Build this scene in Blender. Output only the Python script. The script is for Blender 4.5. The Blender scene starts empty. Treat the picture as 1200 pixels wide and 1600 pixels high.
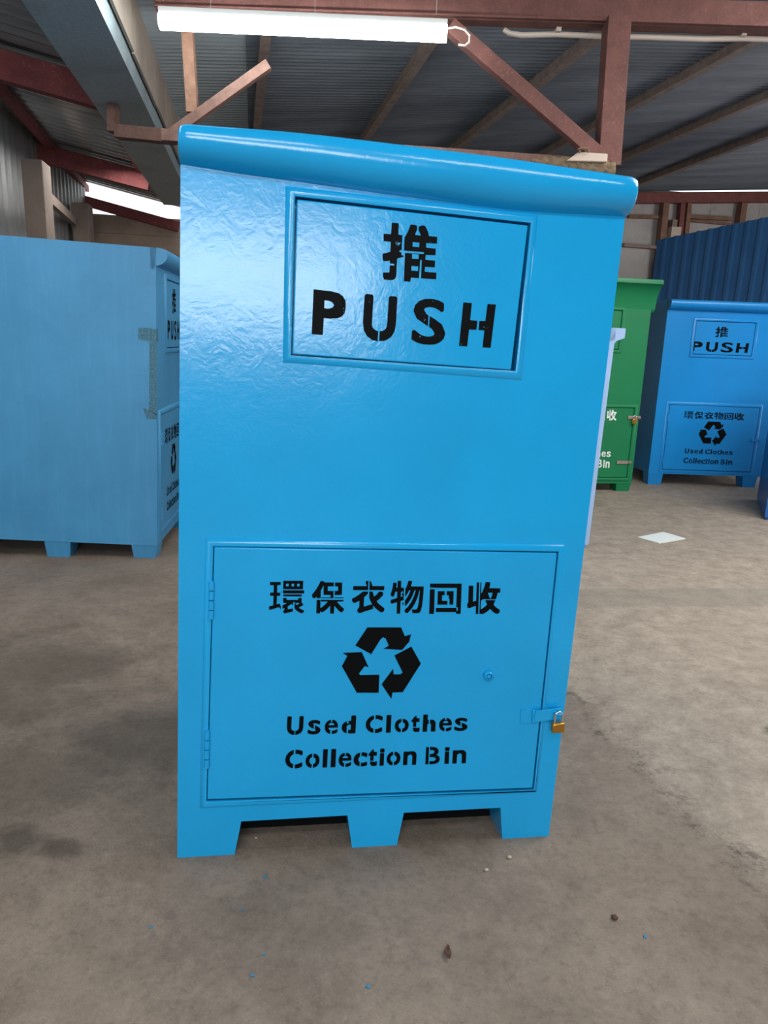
import bpy, bmesh, math, random
from mathutils import Vector as V, Matrix
from mathutils.geometry import tessellate_polygon

random.seed(7)
PI = math.pi
scene = bpy.context.scene
COL = scene.collection


# ------------------------------------------------------------------ camera
F = 1110.0                       # focal length in pixels of the 1200 x 1600 frame
PITCH, ROLL, CAMH = math.radians(13.545), math.radians(2.114), 1.2803
_f = V((0, math.cos(PITCH), -math.sin(PITCH)))
_u = V((0, math.sin(PITCH), math.cos(PITCH)))
_r = V((1, 0, 0))
RT = _r * math.cos(ROLL) + _u * math.sin(ROLL)
UP = _u * math.cos(ROLL) - _r * math.sin(ROLL)
CAM = V((0, 0, CAMH))
cam_data = bpy.data.cameras.new('camera')
cam = bpy.data.objects.new('camera', cam_data)
COL.objects.link(cam)
cam_data.sensor_fit = 'VERTICAL'
cam_data.sensor_height = 36.0
cam_data.lens = 36.0 * F / 1600.0
cam_data.clip_start = 0.05
cam.matrix_world = Matrix((
    (RT.x, UP.x, -_f.x, CAM.x), (RT.y, UP.y, -_f.y, CAM.y), (RT.z, UP.z, -_f.z, CAM.z), (0, 0, 0, 1)))
scene.camera = cam

# ------------------------------------------------------------------ world, light, exposure
scene.view_settings.view_transform = 'Standard'
scene.view_settings.look = 'None'
scene.view_settings.gamma = 1.0
scene.view_settings.use_curve_mapping = False
scene.view_settings.exposure = 1.4
world = bpy.data.worlds.new('overcast_sky')
scene.world = world
world.use_nodes = True
world.node_tree.nodes['Background'].inputs[0].default_value = (0.93, 0.97, 1.0, 1)
world.node_tree.nodes['Background'].inputs[1].default_value = 0.6

def area(name, loc, target, sx, sy, power, col=(1, 1, 1)):
    l = bpy.data.lights.new(name, 'AREA')
    l.shape = 'RECTANGLE'; l.size = sx; l.size_y = sy; l.energy = power; l.color = col
    o = bpy.data.objects.new(name, l); COL.objects.link(o)
    o.location = loc
    o.rotation_euler = (V(target) - V(loc)).to_track_quat('-Z', 'Y').to_euler()
    return o
# daylight: the high open front of the shed behind and left of the photographer; below it, added fill lights for bins, floor and roof
area('open_front_daylight', (-0.6, -4.9, 2.5), (-0.2, 3.0, 1.2), 5.6, 1.1, 100, (0.96, 0.98, 1.0))
area('near_overhead_fill', (1.0, -1.9, 4.0), (1.0, -1.7, 0.0), 6.0, 3.4, 185, (1.0, 0.99, 0.97))  # added general fill under a closed roof
area('right_overhead_fill', (3.6, 3.2, 3.55), (3.5, 3.6, 0.0), 3.6, 3.0, 105, (1.0, 0.99, 0.97))  # added fill for the right floor and far bins
area('left_overhead_fill', (-2.6, 2.2, 3.4), (-2.4, 3.2, 0.0), 1.0, 2.5, 30, (1.0, 0.99, 0.97))  # added fill for the left side
area('left_rear_overhead_fill', (-2.9, 8.2, 3.1), (-2.9, 8.3, 0.0), 0.8, 1.4, 14, (1.0, 0.99, 0.97))  # added weak fill towards the rear left roof
area('right_side_fill', (9.0, 7.0, 1.7), (0.0, 8.0, 2.6), 3.0, 2.6, 75, (1.0, 0.98, 0.96))  # added side fill for the roof underside, no opening in the wall

# two tube lamps over the photographer
area('tube_lamp_light', (-0.3, -0.75, 3.1), (-0.2, 1.4, 1.4), 1.6, 0.06, 7, (0.95, 1.0, 0.98))
area('tube_lamp_light', (1.6, -0.35, 3.1), (0.6, 1.6, 1.4), 1.4, 0.06, 6, (0.95, 1.0, 0.98))

# ------------------------------------------------------------------ pixels of the photograph -> points of the place
def ray(px, py):
    return _f + RT * ((px - 600.0) / F) - UP * ((py - 800.0) / F)
def hit(px, py, p0, n):
    d = ray(px, py); n = V(n)
    return CAM + d * ((V(p0) - CAM).dot(n) / d.dot(n))
def on_floor(px, py, z=0.0): return hit(px, py, (0, 0, z), (0, 0, 1))
def at(px, py, Y): return hit(px, py, (0, Y, 0), (0, 1, 0))

# building axes
AX = math.radians(10.5)
B_ = V((math.cos(AX), math.sin(AX), 0))       # across the building
A_ = V((-math.sin(AX), math.cos(AX), 0))      # along the building
def frame(o, yaw, lean=0.0, tilt=0.0):
    d = V((math.cos(yaw), math.sin(yaw), 0)); n = V((-math.sin(yaw), math.cos(yaw), 0)); k = V((0, 0, 1))
    ux = d * math.cos(tilt) + k * math.sin(tilt)
    up = -d * math.sin(tilt) + k * math.cos(tilt)
    up = up * math.cos(lean) + n * math.sin(lean)
    dp = up.cross(ux)
    return Matrix(((ux.x, dp.x, up.x, o[0]), (ux.y, dp.y, up.y, o[1]), (ux.z, dp.z, up.z, o[2]), (0, 0, 0, 1)))
def local(M, px, py, v=0.0, axis=1):
    """pixel -> local (u, depth, w) on the plane local[axis] = v of frame M"""
    p0 = M @ V((v, 0, 0) if axis == 0 else (0, v, 0) if axis == 1 else (0, 0, v))
    n = M.to_3x3().col[axis]
    return M.inverted() @ hit(px, py, p0, n)

# ------------------------------------------------------------------ materials
def mat(name, col, rough=0.5, metal=0.0, nodes=None, spec=0.5):
    m = bpy.data.materials.new(name); m.use_nodes = True
    b = m.node_tree.nodes['Principled BSDF']
    b.inputs['Base Color'].default_value = (*col, 1)
    b.inputs['Roughness'].default_value = rough
    b.inputs['Metallic'].default_value = metal
    b.inputs['Specular IOR Level'].default_value = spec
    if nodes: nodes(m.node_tree, b)
    return m
def srgb(r, g, b):
    f = lambda c: (c / 255 / 12.92) if c / 255 <= 0.04045 else ((c / 255 + 0.055) / 1.055) ** 2.4
    return (f(r), f(g), f(b))
def nd(t, kind, **kw):
    n = t.nodes.new(kind)
    for k, v in kw.items():
        if k in n.inputs: n.inputs[k].default_value = v
        else: setattr(n, k, v)
    return n
def noise(t, scale, detail=4, rough=0.55, vec=None, dist=0.0):
    n = nd(t, 'ShaderNodeTexNoise', Scale=scale, Detail=detail, Roughness=rough, Distortion=dist)
    if vec is None: vec = coords(t)
    t.links.new(vec, n.inputs['Vector'])
    return n.outputs['Fac']
def coords(t, kind='Object'):
    n = t.nodes.get('tc') or t.nodes.new('ShaderNodeTexCoord'); n.name = 'tc'
    return n.outputs[kind]
def scaled(t, s, kind='Object'):
    n = nd(t, 'ShaderNodeMapping'); n.inputs['Scale'].default_value = s
    t.links.new(coords(t, kind), n.inputs['Vector']); return n.outputs[0]
def ramp(t, fac, lo, hi, a=(0, 0, 0, 1), b=(1, 1, 1, 1)):
    n = t.nodes.new('ShaderNodeValToRGB')
    n.color_ramp.elements[0].position = lo; n.color_ramp.elements[0].color = a
    n.color_ramp.elements[1].position = hi; n.color_ramp.elements[1].color = b
    t.links.new(fac, n.inputs[0]); return n.outputs[0]
def mix(t, fac, a, b, mode='MIX'):
    n = t.nodes.new('ShaderNodeMix'); n.data_type = 'RGBA'; n.blend_type = mode
    for s, x in ((0, fac), (6, a), (7, b)):
        if isinstance(x, (int, float)): n.inputs[s].default_value = x
        elif isinstance(x, tuple): n.inputs[s].default_value = (*x[:3], 1)
        else: t.links.new(x, n.inputs[s])
    return n.outputs[2]
def math_(t, op, a, b=0.0, clamp=False):
    n = t.nodes.new('ShaderNodeMath'); n.operation = op; n.use_clamp = clamp
    for s, x in ((0, a), (1, b)):
        if isinstance(x, (int, float)): n.inputs[s].default_value = x
        else: t.links.new(x, n.inputs[s])
    return n.outputs[0]
def bump(t, b, h, strength, dist):
    n = nd(t, 'ShaderNodeBump', Strength=strength, Distance=dist)
    t.links.new(h, n.inputs['Height']); t.links.new(n.outputs[0], b.inputs['Normal'])

def gloss_paint(name, col, rough=0.16, b1=0.35, dirt=0.0, dirtcol=(0.1, 0.2, 0.25), coarse=True):
    def f(t, b):
        n1 = noise(t, 3.0, 3)
        c = mix(t, ramp(t, n1, 0.3, 0.7), tuple(x * 0.94 for x in col), tuple(min(1, x * 1.05) for x in col))
        if dirt:
            n2 = noise(t, 2.2, 6, 0.65, dist=0.6)
            c = mix(t, math_(t, 'MULTIPLY', ramp(t, n2, 0.45, 0.75), dirt), c, dirtcol)
            n3 = noise(t, 30, 3, 0.6, vec=scaled(t, (1, 1, 0.08)))
            c = mix(t, math_(t, 'MULTIPLY', ramp(t, n3, 0.5, 0.8), dirt * 0.3), c, tuple(min(1, x * 1.5 + 0.05) for x in col))
        t.links.new(c, b.inputs['Base Color'])
        fine = noise(t, 120, 3, 0.5, dist=0.5)
        coarse_ = noise(t, 24, 3, 0.6, dist=1.2)
        broad = noise(t, 6, 2, 0.5)
        h = math_(t, 'ADD', math_(t, 'MULTIPLY', fine, 0.25), math_(t, 'ADD', coarse_, math_(t, 'MULTIPLY', broad, 1.5)))
        bump(t, b, h, b1, 0.004)
    return mat(name, col, rough, nodes=f)
BLUE = srgb(22, 157, 218)
M = {}
M['blue'] = gloss_paint('glossy_blue_paint', BLUE, 0.17, 0.135)
M['blue_old'] = gloss_paint('faded_blue_paint', srgb(66, 142, 188), 0.5, 0.12, 0.45, srgb(48, 120, 166))
M['blue_back'] = gloss_paint('clean_blue_paint', srgb(24, 134, 205), 0.3, 0.12)
M['blue_pale'] = gloss_paint('pale_blue_paint', srgb(158, 186, 226), 0.35, 0.12)
M['blue_deep'] = gloss_paint('deep_blue_paint', srgb(20, 92, 160), 0.35, 0.12)
M['green'] = gloss_paint('glossy_green_paint', srgb(10, 118, 72), 0.45, 0.12)
def stencil(t, b):
    n = noise(t, 60, 4, 0.7)
    t.links.new(mix(t, ramp(t, n, 0.66, 0.72), (0.002, 0.0025, 0.003), (0.05, 0.16, 0.22)), b.inputs['Base Color'])
M['black'] = mat('black_stencil_paint', (0.002, 0.0025, 0.003), 0.7, spec=0.08)
M['black_worn'] = mat('worn_black_stencil_paint', (0.006, 0.008, 0.010), 0.6, nodes=stencil, spec=0.08)
M['white'] = mat('white_stencil_paint', srgb(225, 230, 228), 0.5)
M['dark'] = mat('near_black_gap_fill', (0.004, 0.005, 0.006), 0.95, spec=0.05)  # near-black, for the panel that darkens the gap under the front bin
M['brass'] = mat('brass', srgb(196, 142, 62), 0.35, 0.85)
M['chrome'] = mat('chromed_steel', (0.75, 0.75, 0.75), 0.18, 1.0)
M['patch'] = mat('bare_fibreglass', srgb(80, 124, 136), 0.8, nodes=lambda t, b: t.links.new(
    mix(t, ramp(t, noise(t, 90, 4, 0.7), 0.35, 0.65), srgb(48, 96, 118), srgb(84, 130, 150)), b.inputs['Base Color']))

def rust(name, a, c, sc=9):
    def f(t, b):
        n = noise(t, sc, 6, 0.7)
        n2 = noise(t, sc * 9, 4, 0.7)
        k = mix(t, ramp(t, n, 0.35, 0.7), a, c)
        k = mix(t, math_(t, 'MULTIPLY', ramp(t, n2, 0.58, 0.75), 0.5), k, srgb(176, 150, 136))
        t.links.new(k, b.inputs['Base Color'])
        bump(t, b, n2, 0.3, 0.004)
    return mat(name, a, 0.75, nodes=f)
M['steel_red'] = rust('red_oxide_steel', srgb(122, 78, 72), srgb(98, 62, 56))
M['steel_rust'] = rust('dusty_rusted_steel', srgb(122, 90, 80), srgb(92, 64, 56), 14)
M['purlin'] = rust('dusty_brown_purlin', srgb(158, 140, 130), srgb(124, 104, 96), 12)
M['rafter'] = rust('dark_red_rafter', srgb(136, 66, 66), srgb(104, 50, 50), 5)
M['wood_red'] = rust('red_stained_timber', srgb(136, 78, 74), srgb(112, 62, 58), 8)
M['wood'] = rust('bare_brown_timber', srgb(150, 112, 92), srgb(112, 80, 64), 8)
def galv(t, b):
    v = nd(t, 'ShaderNodeTexVoronoi', Scale=22); t.links.new(coords(t), v.inputs['Vector'])
    n = noise(t, 60, 5, 0.7, dist=1.5)
    k = mix(t, ramp(t, n, 0.35, 0.65), srgb(146, 164, 172), srgb(182, 196, 202))
    k = mix(t, math_(t, 'MULTIPLY', ramp(t, noise(t, 2.5, 4), 0.5, 0.8), 0.4), k, srgb(120, 110, 100))
    t.links.new(k, b.inputs['Base Color'])
M['galv'] = mat('galvanised_sheet', srgb(130, 144, 150), 0.5, 0.35, nodes=galv)
def roofm(name, a, c, rough, metal):
    def f(t, b):
        n = noise(t, 1.0, 5, 0.65, vec=scaled(t, (0.6, 3.0, 1)))
        t.links.new(mix(t, ramp(t, n, 0.35, 0.7), a, c), b.inputs['Base Color'])
    return mat(name, a, rough, metal, nodes=f)
M['roof_dark'] = roofm('weathered_dark_corrugated_sheet', srgb(122, 127, 136), srgb(90, 95, 104), 0.55, 0.1)
M['roof_light'] = roofm('pale_roof_sheet', srgb(168, 174, 178), srgb(150, 156, 160), 0.6, 0.0)
M['roof_galv'] = roofm('zinc_roof_sheet', srgb(176, 180, 182), srgb(140, 144, 146), 0.26, 0.6)
M['blue_sheet'] = roofm('blue_trapezoidal_sheet', srgb(66, 124, 180), srgb(54, 108, 164), 0.4, 0.0)
M['grey_sheet'] = roofm('grey_wall_sheet', srgb(150, 150, 150), srgb(120, 120, 120), 0.45, 0.2)
def boardm(name, a, c, seams):
    def f(t, b):
        n = noise(t, 1.6, 6, 0.7)
        k = mix(t, ramp(t, n, 0.3, 0.72), a, c)
        s = noise(t, 5, 5, 0.75, dist=1.0)
        k = mix(t, math_(t, 'MULTIPLY', ramp(t, s, 0.62, 0.8), 0.6), k, tuple(x * 0.45 for x in c))
        t.links.new(k, b.inputs['Base Color'])
        bump(t, b, n, 0.2, 0.01)
    return mat(name, a, 0.85, nodes=f)
M['board'] = boardm('grey_cement_board', srgb(196, 190, 186), srgb(160, 154, 150), 1)
M['plank'] = boardm('brown_weathered_planks', srgb(176, 154, 138), srgb(140, 122, 108), 1)
M['concrete'] = boardm('rough_concrete', srgb(160, 142, 130), srgb(126, 112, 102), 1)
M['dusty'] = boardm('dusty_beige_board', srgb(178, 164, 152), srgb(146, 130, 118), 1)
M['pvc'] = mat('white_plastic_conduit', srgb(206, 192, 180), 0.5)
M['cream'] = mat('cream_block', srgb(206, 188, 172), 0.8)
M['straw'] = rust('brown_rope', srgb(128, 108, 82), srgb(90, 74, 56), 30)
M['tile'] = mat('white_floor_tile', srgb(214, 218, 212), 0.4)
M['fixture'] = mat('white_enamel', srgb(230, 232, 230), 0.4)
def glow(t, b):
    b.inputs['Emission Color'].default_value = (0.93, 1.0, 0.98, 1)
    b.inputs['Emission Strength'].default_value = 14.0
M['tube'] = mat('lit_tube', (0.9, 0.9, 0.9), 0.4, nodes=glow)
M['flake'] = mat('blue_paint_flake', srgb(40, 120, 160), 0.5)
M['leaf'] = mat('dry_leaf', srgb(74, 52, 38), 0.8)
M['stone'] = mat('pale_stone', srgb(170, 160, 148), 0.9)
M['wire'] = mat('thin_wire', srgb(180, 176, 170), 0.5)

def floorm(t, b):
    P = coords(t)
    big = noise(t, 0.55, 5, 0.6, dist=0.4)
    med = noise(t, 2.6, 7, 0.72, dist=0.3)
    fine = noise(t, 60, 4, 0.75)
    grit = noise(t, 220, 2, 0.6)
    xyz = t.nodes.new('ShaderNodeSeparateXYZ'); t.links.new(P, xyz.inputs[0])
    x, y = xyz.outputs[0], xyz.outputs[1]
    base = mix(t, ramp(t, med, 0.32, 0.68), srgb(116, 103, 91), srgb(148, 134, 120))
    base = mix(t, math_(t, 'MULTIPLY', ramp(t, big, 0.42, 0.66), 0.55), base, srgb(112, 101, 90))
    mid = noise(t, 7.5, 9, 0.78, dist=0.2)
    base = mix(t, math_(t, 'MULTIPLY', ramp(t, mid, 0.36, 0.52, (1, 1, 1, 1), (0, 0, 0, 1)), 0.28), base, srgb(80, 70, 62))
    base = mix(t, math_(t, 'MULTIPLY', ramp(t, mid, 0.54, 0.72), 0.22), base, srgb(158, 145, 131))
    grain = noise(t, 34, 8, 0.82)
    base = mix(t, math_(t, 'MULTIPLY', ramp(t, grain, 0.38, 0.5, (1, 1, 1, 1), (0, 0, 0, 1)), 0.4), base, srgb(84, 74, 65))
    base = mix(t, math_(t, 'MULTIPLY', ramp(t, grain, 0.56, 0.7), 0.35), base, srgb(164, 151, 137))
    # broken, unsealed slab right of a ragged edge that runs from beside the bin to the lower right
    wob = math_(t, 'MULTIPLY', math_(t, 'SUBTRACT', noise(t, 4.0, 5, 0.7), 0.5), 0.35)
    edge = math_(t, 'ADD', math_(t, 'SUBTRACT', math_(t, 'ADD', math_(t, 'MULTIPLY', x, 0.976), math_(t, 'MULTIPLY', y, 0.218)), 1.27), wob)
    slab = math_(t, 'MULTIPLY', edge, 14.0, True)
    rough_c = mix(t, ramp(t, noise(t, 9, 8, 0.8), 0.35, 0.65), srgb(132, 120, 107), srgb(182, 169, 153))
    base = mix(t, math_(t, 'MULTIPLY', slab, 0.7), base, rough_c)
    # broken rim of the slab
    rim = math_(t, 'SUBTRACT', 1.0, math_(t, 'MULTIPLY', math_(t, 'ABSOLUTE', math_(t, 'SUBTRACT', edge, 0.05)), 9.0), True)
    chips = ramp(t, noise(t, 16, 6, 0.8), 0.5, 0.62)
    base = mix(t, math_(t, 'MULTIPLY', math_(t, 'MULTIPLY', rim, chips), 0.8), base, srgb(66, 57, 50))
    # soft shadow strip across the far right, painted into the floor colour
    tr = math_(t, 'SUBTRACT', y, math_(t, 'MULTIPLY', x, 0.12))
    shade_band = math_(t, 'SUBTRACT', 1.0, math_(t, 'MULTIPLY', math_(t, 'ABSOLUTE', math_(t, 'SUBTRACT', tr, 3.42)), 5.0), True)
    shade_band = math_(t, 'MULTIPLY', ramp(t, shade_band, 0.25, 0.4), math_(t, 'MULTIPLY', slab, 0.45))
    base = mix(t, shade_band, base, srgb(122, 116, 106))
    # oil stains and broad darker patches
    for (sx, sy, r, k) in ((-0.90, 1.56, 0.11, 0.7), (-0.78, 1.54, 0.07, 0.6), (-0.95, 1.28, 0.16, 0.4), (1.42, 2.26, 0.07, 0.8), (-1.35, 2.5, 0.6, 0.45), (-0.75, 2.1, 0.35, 0.4), (-1.0, 1.85, 0.4, 0.35), (-0.2, 1.25, 0.3, 0.2)):
        dx = math_(t, 'SUBTRACT', x, sx); dy = math_(t, 'MULTIPLY', math_(t, 'SUBTRACT', y, sy), 1.4)
        d = math_(t, 'SQRT', math_(t, 'ADD', math_(t, 'MULTIPLY', dx, dx), math_(t, 'MULTIPLY', dy, dy)))
        d = math_(t, 'ADD', d, math_(t, 'MULTIPLY', math_(t, 'SUBTRACT', med, 0.5), r * 2.2))
        s = math_(t, 'SUBTRACT', 1.0, math_(t, 'DIVIDE', d, r), True)
        base = mix(t, math_(t, 'MULTIPLY', ramp(t, s, 0.0, 0.6), k), base, srgb(62, 56, 48))
    specks = ramp(t, noise(t, 38, 6, 0.8), 0.66, 0.72)
    base = mix(t, math_(t, 'MULTIPLY', specks, 0.7), base, srgb(84, 74, 64))
    light = ramp(t, grit, 0.6, 0.8)
    base = mix(t, math_(t, 'MULTIPLY', light, 0.25), base, srgb(196, 182, 166))
    base = mix(t, math_(t, 'MULTIPLY', ramp(t, fine, 0.35, 0.65), 0.22), base, srgb(90, 79, 70))
    t.links.new(base, b.inputs['Base Color'])
    h = math_(t, 'ADD', math_(t, 'MULTIPLY', fine, 0.6), math_(t, 'MULTIPLY', math_(t, 'MULTIPLY', noise(t, 14, 6, 0.8), slab), 2.0))
    bump(t, b, h, 0.5, 0.010)
M['floor'] = mat('worn_concrete_floor', srgb(140, 128, 116), 0.75, nodes=floorm, spec=0.3)

# ------------------------------------------------------------------ mesh helpers
def link(name, bm, m, parent=None, smooth=None, bev=0.0):
    me = bpy.data.meshes.new(name)
    bmesh.ops.recalc_face_normals(bm, faces=bm.faces[:])
    bm.to_mesh(me); bm.free()
    for x in (m if isinstance(m, (list, tuple)) else [m]): me.materials.append(x)
    if smooth is not None:
        for p in me.polygons: p.use_smooth = True
        me.set_sharp_from_angle(angle=math.radians(smooth))
    o = bpy.data.objects.new(name, me); COL.objects.link(o)
    if parent is not None: o.parent = parent
    if bev:
        b = o.modifiers.new('soft_edges', 'BEVEL'); b.width = bev; b.segments = 2; b.limit_method = 'ANGLE'
    return o
def tag(o, label, cat, group=None, kind=None):
    o['label'] = label; o['category'] = cat
    if group: o['group'] = group
    if kind: o['kind'] = kind
    return o
def empty(name, M_):
    o = bpy.data.objects.new(name, None); COL.objects.link(o)
    o.empty_display_size = 0.1
    if not isinstance(M_, Matrix): M_ = Matrix.Translation(V(M_))
    o.matrix_world = M_
    return o
def structure(o): o['kind'] = 'structure'; return o
def hexa(bm, p):
    v = [bm.verts.new(q) for q in p]
    for f in ((0, 3, 2, 1), (4, 5, 6, 7), (0, 1, 5, 4), (1, 2, 6, 5), (2, 3, 7, 6), (3, 0, 4, 7)):
        bm.faces.new([v[i] for i in f])
    return v
def box(bm, x0, x1, y0, y1, z0, z1):
    return hexa(bm, [(x0, y0, z0), (x1, y0, z0), (x1, y1, z0), (x0, y1, z0), (x0, y0, z1), (x1, y0, z1), (x1, y1, z1), (x0, y1, z1)])
def bar(bm, a, b, w, h, up=(0, 0, 1)):
    """rectangular bar from a to b, w across and h along up"""
    a, b = V(a), V(b); d = (b - a).normalized(); s = d.cross(V(up)).normalized(); u = s.cross(d).normalized()
    q = [(-w / 2, -h / 2), (w / 2, -h / 2), (w / 2, h / 2), (-w / 2, h / 2)]
    return hexa(bm, [a + s * i + u * j for i, j in q] + [b + s * i + u * j for i, j in q])
def angle_bar(bm, a, b, w, h, th, up=(0, 0, 1), flip=1):
    """L section steel: one vertical and one horizontal flange"""
    a, b = V(a), V(b); d = (b - a).normalized(); s = d.cross(V(up)).normalized() * flip; u = s.cross(d).normalized() * flip
    q = [(0, 0), (w, 0), (w, th), (th, th), (th, h), (0, h)]
    va = [bm.verts.new(a + s * (i - w / 2) + u * (j - h / 2)) for i, j in q]
    vb = [bm.verts.new(b + s * (i - w / 2) + u * (j - h / 2)) for i, j in q]
    n = len(q)
    bm.faces.new(va); bm.faces.new(vb[::-1])
    for i in range(n): bm.faces.new([va[i], vb[i], vb[(i + 1) % n], va[(i + 1) % n]])
def tube(bm, pts, r, n=10, closed=False):
    pts = [V(p) for p in pts]; rings = []
    for i, p in enumerate(pts):
        a = pts[i - 1] if i else (pts[-1] if closed else p)
        b = pts[i + 1] if i + 1 < len(pts) else (pts[0] if closed else p)
        d = (b - a).normalized()
        ref = V((0, 0, 1)) if abs(d.z) < 0.9 else V((0, 1, 0))
        s = d.cross(ref).normalized(); u = s.cross(d)
        rr = r[i] if isinstance(r, (list, tuple)) else r
        rings.append([bm.verts.new(p + (s * math.cos(2 * PI * k / n) + u * math.sin(2 * PI * k / n)) * rr) for k in range(n)])
    m = len(rings)
    for i in range(m if closed else m - 1):
        A, Bq = rings[i], rings[(i + 1) % m]
        for k in range(n): bm.faces.new([A[k], A[(k + 1) % n], Bq[(k + 1) % n], Bq[k]])
    if not closed:
        bm.faces.new(rings[0][::-1]); bm.faces.new(rings[-1])
def rounded_prism(bm, poly, a, b):
    """extrude polygon [(u, w)] from depth a to depth b"""
    n = len(poly)
    A = [bm.verts.new((u, a, w)) for u, w in poly]; Bq = [bm.verts.new((u, b, w)) for u, w in poly]
    bm.faces.new(A); bm.faces.new(Bq[::-1])
    for i in range(n): bm.faces.new([A[i], Bq[i], Bq[(i + 1) % n], A[(i + 1) % n]])
def lathe_y(bm, prof, cx, cz, n=20):
    """turn profile [(radius, depth)] about a depth axis at (cx, cz)"""
    R = [[bm.verts.new((cx + r * math.cos(2 * PI * k / n), y, cz + r * math.sin(2 * PI * k / n))) for k in range(n)] for r, y in prof]
    for i in range(len(R) - 1):
        for k in range(n): bm.faces.new([R[i][k], R[i][(k + 1) % n], R[i + 1][(k + 1) % n], R[i + 1][k]])
    bm.faces.new(R[0]); bm.faces.new(R[-1][::-1])
def lerp_list(pts, x):
    if x <= pts[0][0]: return pts[0][1]
    for (a, p), (b, q) in zip(pts, pts[1:]):
        if x <= b: return p + (q - p) * (x - a) / (b - a)
    return pts[-1][1]
def smooth_list(pts, x, k=0.06):
    return sum(lerp_list(pts, x + d * k) for d in (-1, -0.5, 0, 0.5, 1)) / 5

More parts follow.
